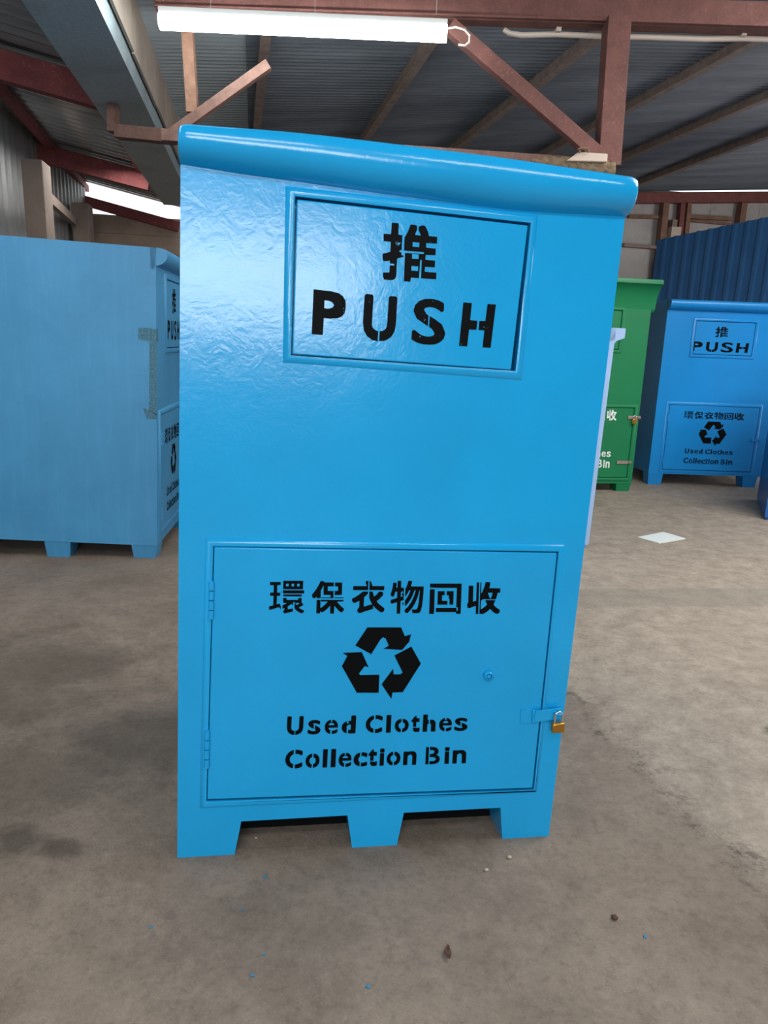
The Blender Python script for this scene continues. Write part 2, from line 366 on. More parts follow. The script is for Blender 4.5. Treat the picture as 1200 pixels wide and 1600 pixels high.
# ------------------------------------------------------------------ stencil lettering
# each character: corner points (x, y of 0..999) and triangles, both as flat lists
GLYPHS = {
    'P': ([0,0,338,0,345,386,536,388,763,414,890,462,974,542,999,632,999,752,983,830,901,921,772,977,554,999,0,999,345,607,345,783,445,785,509,778,545,772,610,740,638,704,640,692,611,656,585,638,509,611,454,605],
         [11,12,13,11,13,15,15,13,0,10,11,15,9,10,15,8,9,16,16,9,15,8,16,17,14,15,0,8,17,18,8,18,19,7,8,19,7,19,20,7,20,21,7,21,22,7,22,23,7,23,24,6,7,24,6,24,25,25,14,0,6,25,2,2,25,0,5,6,2,4,5,2,3,4,2,1,2,0]),
    'U': ([437,0,475,0,479,6,478,215,393,232,321,269,281,323,272,359,272,939,264,969,234,995,200,999,69,999,34,995,5,969,0,939,0,401,46,209,138,105,165,82,296,22,358,9,521,0,572,3,696,22,744,40,847,94,889,129,967,233,999,401,999,939,994,969,965,995,930,999,806,999,772,995,742,969,734,939,734,419,727,401,727,353,718,323,698,287,664,257,606,232,572,224,531,223,521,215],
         [10,11,12,10,12,13,9,10,13,9,13,14,8,9,14,8,14,15,7,8,15,7,15,16,7,16,17,6,7,17,5,6,17,4,5,17,3,4,17,2,3,17,2,17,18,2,18,19,2,19,20,2,20,21,2,21,0,1,2,0,32,33,34,32,34,35,31,32,35,31,35,36,30,31,36,30,36,37,29,30,37,29,37,38,29,38,39,28,29,39,28,39,40,28,40,41,28,41,42,28,42,43,28,43,44,27,28,44,27,44,45,27,45,46,27,46,47,27,47,22,26,27,22,25,26,22,24,25,22,23,24,22]),
    'S': ([368,0,549,0,681,11,714,17,834,61,878,86,958,152,999,259,999,285,889,464,663,569,505,628,500,398,505,389,593,350,673,266,673,234,639,209,582,188,538,180,483,175,395,180,296,201,242,219,88,299,55,303,22,299,8,291,0,266,0,120,11,92,99,55,187,30,446,411,461,406,467,417,466,632,461,642,406,661,321,746,326,771,351,793,439,819,483,819,516,825,549,819,593,819,648,811,757,780,845,738,878,733,922,744,939,771,939,904,922,932,812,969,626,999,472,999,329,988,274,976,143,931,30,841,0,752,0,721,8,696,110,554],
         [10,11,12,9,10,12,8,9,12,8,12,13,8,13,14,8,14,15,24,25,26,23,24,26,23,26,27,23,27,28,7,8,15,7,15,16,23,28,29,6,7,16,6,16,17,22,23,29,6,17,18,21,22,29,6,18,19,6,19,20,20,21,29,6,20,29,5,6,29,5,29,30,5,30,31,4,5,31,3,4,31,3,31,32,3,32,0,2,3,0,1,2,0,55,56,57,55,57,58,55,58,59,55,59,60,54,55,60,53,54,60,53,60,61,52,53,46,46,53,44,44,53,61,44,61,42,42,61,62,46,44,45,43,44,42,52,46,47,41,42,62,52,47,48,40,41,62,52,48,49,51,52,49,39,40,62,39,62,63,38,39,63,50,51,49,38,63,64,38,64,65,37,38,65,36,37,65,35,36,65,35,65,33,34,35,33]),
    'H': ([0,0,258,0,264,391,491,397,489,605,264,608,262,993,251,999,7,999,0,993,739,0,992,0,999,6,999,993,992,999,739,999,735,608,550,602,552,394,727,394,737,385],
         [6,7,8,6,8,9,5,6,9,5,9,0,4,5,2,2,5,0,3,4,2,1,2,0,13,14,15,13,15,16,12,13,16,12,16,20,20,16,17,20,17,19,19,17,18,12,20,10,11,12,10]),
    's': ([380,0,559,0,678,11,761,36,852,73,965,169,999,287,992,356,965,400,930,437,819,512,632,601,550,634,544,350,623,281,617,262,605,253,522,228,422,229,321,248,220,279,82,339,55,343,27,339,14,331,0,300,0,125,14,94,37,79,156,42,293,11,436,393,449,389,454,400,454,643,517,649,436,687,399,712,390,724,391,743,422,764,449,770,577,771,678,751,742,732,843,691,871,685,907,691,928,706,939,731,939,887,928,912,898,932,687,988,587,999,449,999,422,996,376,996,293,982,165,938,124,912,52,849,32,805,14,743,14,718,107,562,161,524,348,429],
         [11,12,13,10,11,13,9,10,13,8,9,13,7,8,13,6,7,13,6,13,14,21,22,23,20,21,23,20,23,24,20,24,25,20,25,26,5,6,14,5,14,15,19,20,26,5,15,16,5,16,17,18,19,26,17,18,26,5,17,26,4,5,26,4,26,27,4,27,28,4,28,29,3,4,29,3,29,30,2,3,30,1,2,30,1,30,0,53,54,55,53,55,56,53,56,57,53,57,58,52,53,58,52,58,59,52,59,60,51,52,60,50,51,60,50,60,61,49,50,61,49,61,42,42,61,62,42,62,41,41,62,63,49,42,43,40,41,63,39,40,63,49,43,44,38,39,63,38,63,64,49,44,45,48,49,45,37,38,64,37,64,65,36,37,65,47,48,45,46,47,45,35,36,34,34,36,65,33,34,65,33,65,66,33,66,67,33,67,31,32,33,31]),
    'e': ([551,0,654,0,762,17,855,49,963,104,981,126,981,310,974,322,956,337,927,337,834,289,726,251,611,231,575,231,553,237,413,13,446,8,448,13,448,253,378,291,352,314,307,373,289,436,970,439,999,462,981,632,965,708,873,866,712,976,553,999,546,850,449,854,446,996,316,976,170,892,126,854,27,708,0,550,0,468,27,316,120,164,144,142,302,36,295,625,307,677,356,733,431,773,489,781,546,781,589,773,661,734,706,670,715,632,704,623],
         [7,8,9,7,9,10,6,7,10,5,6,10,5,10,11,5,11,12,13,14,0,5,12,13,5,13,0,4,5,0,3,4,0,2,3,0,1,2,0,28,29,30,31,32,33,27,28,30,31,33,34,31,34,35,26,27,30,30,31,35,30,35,36,26,30,48,48,30,47,47,30,46,46,30,36,26,48,49,26,49,50,45,46,36,26,50,51,44,45,36,25,26,51,44,36,37,43,44,37,25,51,52,24,25,52,24,52,53,53,43,37,24,53,37,24,37,38,24,38,22,22,38,39,23,24,22,21,22,39,20,21,39,20,39,40,19,20,40,18,19,40,17,18,40,17,40,41,17,41,42,17,42,15,16,17,15]),
    'd': ([523,0,905,0,952,4,992,30,999,59,999,940,992,969,952,995,905,999,745,999,697,995,657,969,646,940,646,708,631,699,603,705,518,705,471,699,462,550,372,553,368,687,302,674,160,615,129,595,35,500,0,387,0,333,14,256,35,208,120,113,151,92,302,28,368,20,372,250,369,274,353,303,353,369,365,410,401,446,471,483,565,497,642,488,642,208,537,205,471,212,468,208,468,12,481,4],
         [7,8,9,7,9,10,6,7,10,6,10,11,5,6,11,5,11,12,4,5,12,4,12,13,4,13,14,14,15,16,14,16,17,4,14,17,4,17,41,41,17,18,19,20,21,19,21,22,19,22,23,19,23,24,18,19,24,41,18,40,40,18,24,40,24,39,39,24,25,4,41,42,38,39,25,37,38,25,36,37,25,36,25,26,35,36,26,35,26,27,34,35,27,33,34,27,33,27,28,32,33,28,43,44,45,4,42,43,43,45,46,32,28,29,4,43,46,32,29,30,32,30,31,3,4,46,2,3,46,2,46,47,1,2,47,1,47,0]),
    'C': ([565,0,688,0,763,10,898,46,968,78,994,102,999,132,999,253,992,285,965,309,938,313,911,309,817,263,729,233,648,220,580,220,567,224,449,18,472,15,476,24,475,235,351,298,288,379,260,500,288,614,344,688,385,718,459,760,475,764,472,984,351,965,189,874,152,843,39,692,0,512,0,463,32,313,128,172,153,150,324,40,901,698,932,692,958,696,987,722,996,752,996,873,982,909,958,929,803,977,675,999,567,999,567,778,648,779,729,766,803,742],
         [9,10,11,8,9,11,8,11,12,7,8,12,7,12,13,6,7,13,6,13,14,15,16,0,6,14,15,6,15,0,5,6,0,4,5,0,3,4,0,2,3,0,1,2,0,28,29,30,28,30,31,28,31,32,28,32,33,27,28,33,26,27,33,25,26,33,25,33,34,24,25,34,23,24,34,23,34,35,22,23,35,22,35,36,21,22,36,21,36,37,20,21,37,19,20,37,19,37,38,19,38,39,19,39,17,18,19,17,48,49,50,48,50,51,47,48,51,46,47,51,45,46,51,44,45,52,52,45,51,44,52,53,44,53,54,43,44,54,43,54,40,42,43,40,42,40,41]),
    'l': ([0,0,970,0,999,6,999,993,970,999,29,999,0,993],
         [3,4,5,3,5,6,2,3,6,2,6,0,1,2,0]),
    'o': ([430,6,451,3,454,12,453,265,403,276,331,331,287,413,274,518,287,592,334,672,403,723,453,734,451,996,343,977,295,964,156,873,120,835,34,709,0,530,0,481,34,296,129,148,150,128,289,35,546,6,554,3,590,9,704,35,843,122,870,148,965,296,999,481,999,530,965,709,870,851,843,877,704,964,554,996,548,996,545,987,546,734,596,717,668,662,706,604,725,518,725,493,706,395,668,331,602,282,546,265],
         [11,12,13,11,13,14,11,14,15,11,15,16,11,16,17,10,11,17,9,10,17,9,17,18,8,9,18,7,8,18,7,18,19,6,7,19,6,19,20,5,6,20,4,5,20,4,20,21,3,4,21,2,3,21,2,21,22,2,22,23,2,23,0,1,2,0,36,37,38,36,38,39,36,39,40,35,36,40,34,35,40,33,34,40,33,40,41,33,41,42,32,33,42,32,42,43,32,43,44,31,32,44,31,44,45,31,45,46,30,31,46,30,46,47,30,47,48,29,30,48,29,48,49,29,49,24,28,29,24,27,28,24,26,27,24,25,26,24]),
    't': ([514,0,792,0,876,10,999,42,999,274,839,275,763,248,707,235,679,235,650,242,606,274,594,277,203,274,203,207,223,134,283,71,311,53,415,10,203,323,582,323,583,615,944,621,944,847,584,852,575,999,420,999,0,731,0,620,188,618,203,609],
         [10,11,12,4,5,6,3,4,6,9,10,12,9,12,13,3,6,7,8,9,13,3,7,8,3,8,13,3,13,14,3,14,15,3,15,16,3,16,17,2,3,17,1,2,17,1,17,0,23,24,25,23,25,26,22,23,26,21,22,26,21,26,27,20,21,27,20,27,28,20,28,29,19,20,29,19,29,18]),
    'h': ([0,0,343,0,358,6,358,421,368,433,424,466,510,500,449,506,446,698,373,688,359,692,358,993,343,999,10,999,0,993,644,0,999,0,999,457,972,572,898,645,797,688,686,701,555,701,550,506,530,500,598,463,629,427,641,385],
         [11,12,13,11,13,14,10,11,14,10,14,0,7,8,9,9,10,0,7,9,4,4,9,0,6,7,5,5,7,4,3,4,0,2,3,0,1,2,0,20,21,22,20,22,23,19,20,23,18,19,23,17,18,23,17,23,24,17,24,25,17,25,26,16,17,26,16,26,27,16,27,15]),
    'c': ([567,0,706,0,894,28,961,51,994,78,999,108,999,259,988,295,961,315,924,321,766,275,721,268,646,265,548,279,545,12,548,3,447,18,452,18,454,30,454,295,478,301,424,331,366,403,349,481,349,518,366,596,421,670,462,698,454,704,451,984,338,965,185,879,143,845,35,698,0,512,0,457,43,283,150,148,188,119,353,34,875,662,909,656,939,660,971,686,980,716,980,885,969,917,939,941,766,989,684,999,563,999,548,997,548,730,593,737,669,737,706,730,796,700],
         [8,9,10,7,8,10,6,7,10,12,13,14,6,10,11,6,11,12,6,12,14,5,6,14,4,5,14,3,4,14,2,3,14,1,2,14,1,14,15,1,15,0,28,29,30,28,30,31,28,31,32,28,32,33,27,28,33,26,27,33,26,33,34,25,26,34,24,25,34,23,24,34,23,34,35,22,23,35,22,35,36,21,22,36,20,21,36,19,20,36,18,19,36,18,36,37,18,37,38,18,38,39,18,39,16,17,18,16,48,49,50,48,50,51,48,51,52,47,48,52,46,47,52,45,46,52,44,45,54,54,45,53,53,45,52,44,54,55,44,55,56,43,44,56,43,56,40,42,43,40,42,40,41]),
    'i': ([21,0,922,0,961,6,961,727,922,736,51,736,13,727,169,763,768,760,897,773,948,785,999,817,999,951,907,987,794,999,205,999,51,977,0,951,0,811,64,781],
         [3,4,5,3,5,6,2,3,6,2,6,0,1,2,0,13,14,15,13,15,16,12,13,16,12,16,17,11,12,17,11,17,18,10,11,18,10,18,19,9,10,19,9,19,7,8,9,7]),
    'n': ([0,0,325,0,329,642,395,699,428,720,496,752,525,760,561,752,622,708,663,642,672,618,672,587,679,569,682,0,999,0,999,672,988,727,979,799,908,908,894,920,783,983,676,999,482,999,395,983,331,958,325,987,316,990,0,987],
         [20,21,22,20,22,23,25,26,27,24,25,27,24,27,0,19,20,23,19,23,24,19,24,5,5,24,4,4,24,3,3,24,2,2,24,0,18,19,5,17,18,6,6,18,5,16,17,6,16,6,7,16,7,8,15,16,8,15,8,9,14,15,9,14,9,10,1,2,0,14,10,11,14,11,12,14,12,13]),
    'B': ([23,0,214,0,219,6,214,999,36,999,18,996,0,974,0,25,282,0,508,0,731,23,883,84,984,181,999,250,999,318,984,381,928,446,874,484,794,526,760,537,847,603,877,649,888,693,888,755,868,824,803,895,758,927,660,970,615,982,437,999,282,999,285,813,428,815,500,807,553,788,571,777,591,755,600,712,582,662,544,629,437,603,375,603,348,596,285,598,282,418,285,413,473,415,589,401,651,383,691,356,707,337,718,300,707,262,678,229,607,198,491,184,285,186],
         [2,3,4,2,4,5,2,5,6,2,6,7,2,7,0,1,2,0,28,29,30,28,30,31,27,28,31,26,27,31,25,26,31,24,25,31,23,24,33,33,24,32,32,24,31,23,33,34,23,34,35,23,35,36,22,23,36,22,36,37,22,37,38,21,22,38,21,38,39,20,21,39,20,39,40,19,20,40,19,40,41,19,41,42,42,43,44,19,42,44,18,19,44,17,18,44,16,17,44,15,16,46,46,16,44,46,44,45,15,46,47,15,47,48,15,48,49,14,15,49,14,49,50,14,50,51,13,14,51,13,51,52,13,52,53,12,13,53,12,53,54,12,54,55,55,56,8,12,55,8,11,12,8,10,11,8,9,10,8]),
    '推': ([406,0,528,0,531,64,541,73,681,73,687,398,716,395,719,73,999,76,999,192,789,194,779,204,783,281,954,283,964,293,961,402,789,404,779,414,783,491,962,496,962,611,783,616,779,687,789,697,974,699,977,808,967,818,821,820,810,872,772,948,738,994,687,994,636,975,628,967,628,910,673,827,673,821,662,818,568,821,571,840,601,916,598,981,541,996,484,994,475,986,441,884,390,776,381,770,382,538,748,534,744,500,404,496,534,196,534,281,656,280,655,196,534,406,534,491,656,490,655,406,534,616,534,695,656,694,655,616,43,6,172,3,210,11,248,36,264,89,264,382,280,396,356,418,375,425,379,433,375,448,340,452,337,500,302,503,302,534,340,541,340,789,337,799,266,802,264,993,255,999,139,999,134,801,13,799,3,789,6,673,127,671,137,662,135,496,0,452,0,388,12,331,70,328,134,345,140,297,220,293,216,264,137,261,137,146,130,134,24,127,22,70,267,606,266,668,317,668,299,640],
         [41,42,43,29,30,31,29,31,32,41,43,44,41,44,45,40,41,45,29,32,33,29,33,34,28,29,34,39,40,45,28,34,35,39,45,46,27,28,35,38,39,46,27,35,36,27,36,37,37,38,46,26,27,37,25,26,37,25,37,46,24,25,46,24,46,47,24,47,61,61,47,48,23,24,61,22,23,62,62,23,61,60,61,48,22,62,63,21,22,63,20,21,63,20,63,60,20,60,48,19,20,49,49,20,48,19,49,50,19,50,51,18,19,51,18,51,57,57,51,0,17,18,58,58,18,57,56,57,0,17,58,59,16,17,59,16,59,56,16,56,5,5,56,53,53,56,0,15,16,5,14,15,6,6,15,5,4,5,54,54,5,53,14,6,12,12,6,7,13,14,12,11,12,7,52,53,0,4,54,55,10,11,7,4,55,52,4,52,3,3,52,0,9,10,7,8,9,7,2,3,0,1,2,0,83,84,85,83,85,86,82,83,86,81,82,86,81,86,87,80,81,87,80,87,88,79,80,108,108,80,88,108,88,89,108,89,90,108,90,107,107,90,91,79,108,109,106,107,91,106,91,92,79,109,106,79,106,78,78,106,92,77,78,92,76,77,92,75,76,92,75,92,93,74,75,93,74,93,94,73,74,94,72,73,94,71,72,94,70,71,94,69,70,94,69,94,95,68,69,99,99,69,97,97,69,95,99,97,98,96,97,95,68,99,100,68,100,101,68,101,102,68,102,103,68,103,104,68,104,105,67,68,105,67,105,64,66,67,64,65,66,64]),
    '環': ([431,0,467,0,513,16,677,59,677,157,532,125,529,210,532,218,638,293,646,286,677,220,684,353,720,349,720,161,748,119,815,61,887,19,927,3,962,7,999,63,999,91,900,138,858,168,849,182,953,243,968,258,968,286,918,335,917,475,822,477,818,426,808,416,500,416,490,426,486,477,391,475,393,328,502,321,486,305,379,251,381,142,427,163,434,162,437,154,436,126,423,98,404,77,406,49,776,257,747,300,743,323,870,321,828,284,12,112,39,110,276,189,306,161,322,136,335,129,337,133,338,231,321,238,312,265,310,300,276,304,223,284,217,285,214,293,216,538,296,541,306,552,303,636,223,639,214,650,214,852,223,863,310,866,309,965,5,964,7,865,105,863,115,852,113,643,26,639,16,629,20,544,105,541,115,531,115,258,112,250,92,243,0,217,0,168,391,524,907,520,917,524,917,573,907,583,401,583,391,573,328,615,335,611,338,622,335,709,325,699,379,615,973,611,983,622,983,699,973,709,381,709,379,741,946,739,948,999,381,999,460,830,459,908,532,909,533,831,618,830,617,908,690,909,691,831,776,830,774,908,848,909,849,831],
         [28,29,30,33,34,35,27,28,30,33,35,36,27,30,31,32,33,36,27,31,32,27,32,11,11,32,36,27,11,12,10,11,9,9,11,8,8,11,37,37,11,36,27,12,50,50,12,13,26,27,51,51,27,50,49,50,13,26,51,52,8,37,38,8,38,39,48,49,13,7,8,39,25,26,52,25,52,48,24,25,48,24,48,13,7,39,40,23,24,13,6,7,40,5,6,42,42,6,41,41,6,40,22,23,13,21,22,13,5,42,43,21,13,14,3,4,5,5,43,44,20,21,14,5,44,45,3,5,45,20,14,15,3,45,46,19,20,15,3,46,47,18,19,15,18,15,16,2,3,47,2,47,0,18,16,17,1,2,0,76,77,78,76,78,79,75,76,79,75,79,80,74,75,80,74,80,81,73,74,81,73,81,82,72,73,82,72,82,83,71,72,83,71,83,84,70,71,84,70,84,85,69,70,85,69,85,86,68,69,86,68,86,87,67,68,87,67,87,88,63,64,65,62,63,65,66,67,88,65,66,88,62,65,88,61,62,88,61,88,89,61,89,90,61,90,91,60,61,91,59,60,55,55,60,91,55,91,92,59,55,56,54,55,92,54,92,53,59,56,57,59,57,58,96,97,98,96,98,99,95,96,99,95,99,93,94,95,93,102,103,104,102,104,100,101,102,100,108,109,110,108,110,105,107,108,105,106,107,105,113,114,116,116,114,111,112,113,125,125,113,121,121,113,117,117,113,116,112,125,126,124,125,121,124,121,122,120,121,117,120,117,118,123,124,122,119,120,118,115,116,111,112,126,123,123,122,119,119,118,115,112,123,119,112,119,115,112,115,111]),
    '保': ([575,0,693,0,698,240,832,96,888,53,909,43,955,46,999,106,999,159,926,212,871,261,794,348,783,370,967,374,977,384,977,423,282,426,279,384,288,374,474,374,481,370,482,364,397,268,323,205,275,177,269,178,266,185,266,423,144,423,147,6,263,6,269,78,301,45,352,44,455,122,541,212,554,232,570,243,30,476,96,475,141,521,147,474,266,476,266,701,346,862,351,576,564,572,573,562,573,509,564,500,288,500,281,496,279,476,660,473,660,698,487,698,477,708,479,834,660,837,660,956,378,956,370,959,365,980,307,999,250,999,181,853,136,774,70,679,0,595,0,536,695,476,967,473,977,476,977,490,967,500,698,502,696,576,698,570,923,576,922,954,696,953,698,837,795,834,797,708,788,698,698,698],
         [15,16,17,14,15,17,26,27,28,26,28,29,13,14,17,13,17,18,12,13,19,19,13,18,12,19,20,11,12,20,11,20,21,11,21,22,10,11,22,10,22,37,37,22,23,9,10,2,2,10,37,2,37,0,36,37,23,9,2,3,1,2,0,35,36,23,8,9,3,34,35,23,34,23,24,25,26,29,24,25,29,34,24,31,31,24,29,7,8,3,33,34,31,6,7,3,6,3,4,33,31,32,30,31,29,6,4,5,62,63,64,62,64,65,61,62,65,60,61,65,58,59,60,58,60,44,44,60,65,58,44,57,57,44,45,43,44,65,43,65,66,56,57,45,43,66,67,55,56,45,42,43,67,53,54,55,53,55,47,47,55,46,46,55,45,42,67,68,42,68,40,40,68,69,53,47,48,40,69,38,42,40,41,39,40,38,53,48,49,53,49,50,53,50,51,53,51,52,74,75,70,73,74,70,72,73,70,71,72,70,78,79,82,82,79,80,82,80,81,78,82,83,78,83,84,78,84,85,78,85,76,77,78,76]),
    '衣': ([208,0,278,0,360,34,645,126,654,141,651,227,664,220,699,173,733,138,879,24,955,25,999,83,999,147,835,272,768,346,757,365,763,378,828,432,948,555,948,630,898,667,822,667,740,574,677,517,670,518,662,532,623,666,518,669,517,480,567,365,618,269,550,258,373,202,364,211,365,487,481,601,481,669,316,668,249,608,171,549,114,510,0,449,0,378,38,318,107,318,202,373,222,378,224,211,218,179,202,151,168,109,169,51,22,711,481,708,483,999,449,999,405,987,401,980,401,916,432,852,430,838,32,836,22,826,515,711,974,709,977,826,967,836,607,838,602,871,571,948,544,995,537,999,518,999],
         [26,27,28,35,36,37,35,37,38,19,20,21,19,21,22,25,26,28,18,19,22,35,38,39,34,35,39,18,22,23,17,18,23,34,39,40,24,25,28,23,24,28,17,23,28,34,40,41,33,34,46,46,34,41,17,28,29,46,41,42,16,17,29,15,16,29,33,46,47,45,46,42,45,42,43,44,45,43,14,15,29,14,29,30,13,14,30,12,13,30,12,30,31,12,31,5,5,31,32,12,5,6,4,5,32,12,6,7,32,33,47,32,47,48,4,32,48,4,48,49,12,7,8,4,49,50,11,12,8,3,4,50,11,8,9,2,3,50,2,50,51,10,11,9,2,51,0,1,2,0,54,55,56,53,54,56,53,56,57,53,57,59,59,57,58,53,59,60,53,60,61,53,61,62,53,62,52,71,72,63,70,71,63,69,70,63,68,69,63,67,68,63,66,67,63,65,66,63,64,65,63]),
    '物': ([200,0,306,0,310,380,318,389,396,411,399,419,398,786,310,793,308,993,298,999,200,999,198,799,188,790,161,793,172,864,170,928,156,936,104,944,70,941,62,922,62,883,36,728,0,599,0,561,4,548,52,520,91,521,106,548,142,670,196,670,196,477,6,420,3,367,18,316,32,306,65,308,175,343,195,346,197,342,311,515,310,670,389,671,391,664,348,612,341,593,342,561,375,535,372,529,324,514,685,13,830,10,869,17,889,29,915,55,942,116,970,258,976,374,983,393,983,445,989,464,989,554,996,574,996,664,999,683,999,819,993,828,610,830,608,844,639,947,637,986,623,994,577,999,532,999,522,993,495,883,456,780,440,754,439,522,441,518,461,539,501,599,558,705,564,711,584,712,595,709,595,703,560,606,508,503,439,400,441,235,467,242,529,309,612,438,677,580,719,709,746,712,756,703,715,554,644,380,551,229,441,119,441,56,493,17,532,18,657,155,748,309,826,509,875,709,882,710,885,703,860,348,832,193,813,148,791,127,720,126,701,132,661,129,658,97,677,52,679,19,393,258,399,271,396,358,360,316,361,284],
         [8,9,10,8,10,11,7,8,11,16,17,18,16,18,19,15,16,19,14,15,19,14,19,20,14,20,21,13,14,21,7,11,12,6,7,12,12,13,21,6,12,21,5,6,42,42,6,41,41,6,21,41,21,28,28,21,22,40,41,28,39,40,29,29,40,28,39,29,30,27,28,22,5,42,46,46,42,43,46,43,44,27,22,23,46,44,45,27,23,24,26,27,24,26,24,25,5,46,47,5,47,48,48,39,30,5,48,30,5,30,31,5,31,32,4,5,32,3,4,32,2,3,32,1,2,38,38,2,37,37,2,32,37,32,36,36,32,33,35,36,33,1,38,0,35,33,34,70,71,72,70,72,73,69,70,73,69,73,74,68,69,74,67,68,74,67,74,75,66,67,75,65,66,75,64,65,75,63,64,108,108,64,75,108,75,76,108,76,95,95,76,83,83,76,82,82,76,81,81,76,77,108,95,96,94,95,83,94,83,84,63,108,109,107,108,96,106,107,96,93,94,84,93,84,85,80,81,77,63,109,110,106,96,97,93,85,86,62,63,110,61,62,110,93,86,87,79,80,77,92,93,87,60,61,110,59,60,110,106,97,98,78,79,77,105,106,98,92,87,88,58,59,110,57,58,110,91,92,88,91,88,89,56,57,110,105,98,99,55,56,110,55,110,111,104,105,99,90,91,89,54,55,111,104,99,100,54,111,112,103,104,100,54,112,113,114,115,116,114,116,117,54,113,114,54,114,117,103,100,101,53,54,117,53,117,118,103,101,102,52,53,118,52,118,119,51,52,119,51,119,49,50,51,49,121,122,123,121,123,124,121,124,120]),
    '回': ([0,0,145,0,153,6,157,200,151,814,0,812,853,0,992,0,999,6,999,999,0,999,0,866,158,865,164,859,849,855,849,200,210,197,207,69,210,59,841,59,851,50,861,103,857,219,900,222,904,106,249,306,567,306,565,434,401,434,391,443,391,606,401,615,469,618,467,752,249,749,629,306,743,303,753,312,753,743,743,752,530,749,530,618,599,612,601,500,628,493],
         [3,4,5,3,5,0,2,3,0,1,2,0,9,10,11,8,9,14,14,9,12,12,9,11,14,12,13,8,14,23,23,14,22,22,14,15,8,23,24,21,22,15,21,15,16,21,16,17,8,24,21,8,21,19,19,21,17,19,17,18,8,19,20,8,20,6,7,8,6,32,33,34,32,34,31,31,34,30,30,34,25,29,30,25,28,29,25,26,27,28,26,28,25,38,39,40,38,40,41,37,38,42,42,38,41,37,42,44,44,42,43,37,44,35,36,37,35]),
    '收': ([270,0,342,0,345,6,342,990,277,990,267,980,267,427,264,420,245,413,180,393,171,402,169,886,39,889,29,880,29,371,21,346,0,320,0,251,26,187,84,185,161,222,226,247,264,256,378,0,406,0,412,17,432,3,503,4,628,88,696,158,703,158,780,79,822,44,877,11,954,11,999,63,999,132,883,210,828,264,804,295,804,314,853,421,855,434,851,436,548,436,552,408,601,302,577,270,518,214,432,155,411,151,412,428,483,432,451,436,448,459,503,463,522,481,532,465,541,462,864,463,891,540,913,653,921,666,986,669,996,679,993,805,656,811,680,924,680,986,670,996,632,999,534,999,511,886,485,798,440,685,412,639,409,980,400,990,378,986,696,472,656,559,623,653,625,667,759,666,756,635,737,565,704,478],
         [2,3,4,2,4,5,2,5,6,11,12,13,10,11,13,10,13,14,2,6,7,2,7,8,2,8,22,22,8,9,9,10,14,22,9,14,22,14,15,22,15,16,22,16,17,2,22,0,21,22,17,21,17,18,20,21,18,19,20,18,1,2,0,69,70,71,69,71,72,68,69,72,76,77,78,67,68,72,76,78,23,75,76,23,66,67,72,66,72,73,65,66,73,64,65,73,64,73,74,64,74,82,82,74,75,63,64,82,62,63,82,62,82,83,81,82,75,61,62,83,61,83,84,60,61,84,80,81,75,80,75,54,54,75,51,51,75,23,60,84,85,60,85,86,79,80,56,56,80,54,59,60,86,79,56,57,55,56,54,59,86,79,59,79,57,59,57,58,53,54,51,42,43,44,42,44,45,52,53,51,41,42,45,50,51,23,40,41,45,40,45,46,39,40,46,39,46,47,38,39,47,38,47,48,37,38,48,37,48,49,36,37,30,30,37,29,29,37,49,36,30,31,28,29,49,28,49,50,28,50,25,25,50,23,35,36,31,27,28,25,35,31,32,34,35,32,34,32,33,27,25,26,24,25,23]),
}
def glyph(bm, ch, quad, v):
    """one character filling quad = (bottom-left, bottom-right, top-right, top-left) in local (u, w)"""
    c, ix = GLYPHS[ch]; BL, BR, TR, TL = quad
    ver = []
    for i in range(0, len(c), 2):
        s, t = c[i] / 999, c[i + 1] / 999
        f = lambda k: (BL[k] * (1 - s) + BR[k] * s) * (1 - t) + (TL[k] * (1 - s) + TR[k] * s) * t
        ver.append(bm.verts.new((f(0), v, f(1))))
    for i in range(0, len(ix), 3):
        try: bm.faces.new([ver[j] for j in ix[i:i + 3]])
        except ValueError: pass
def face_front(bm):
    for f in bm.faces:
        f.normal_update()
        if f.normal.y > 0: f.normal_flip()
def flat(name, bm, m, parent):
    face_front(bm)
    me = bpy.data.meshes.new(name); bm.to_mesh(me); bm.free(); me.materials.append(m)
    o = bpy.data.objects.new(name, me); COL.objects.link(o); o.parent = parent
    return o
# recycling arrows, traced in the same pixel frame as the letters (x right, y down)
ARROWS = [
    [(465, 355), (522, 270), (680, 270), (698, 312), (727, 302), (718, 338), (685, 376), (596, 371), (622, 356), (607, 322), (595, 317), (583, 328), (540, 396)],
    [(405, 390), (496, 386), (528, 458), (510, 452), (483, 486), (488, 494), (578, 492), (575, 577), (472, 577), (402, 452), (428, 404)],
    [(648, 402), (728, 360), (773, 440), (688, 574), (640, 576), (634, 606), (588, 537), (643, 464), (645, 490), (675, 490), (687, 482)]]
def arrows(bm, f, v):
    for poly in ARROWS:
        vs = [bm.verts.new((f(x, y)[0], v, f(x, y)[1])) for x, y in poly]
        for t in tessellate_polygon([[V((p[0], p[1], 0)) for p in poly]]): bm.faces.new([vs[k] for k in t])

def quad_inset(q, du, dw=None):
    dw = du if dw is None else dw
    (a, b, c, d) = q
    return [(a[0] + du, a[1] + dw), (b[0] - du, b[1] + dw), (c[0] - du, c[1] - dw), (d[0] + du, d[1] - dw)]

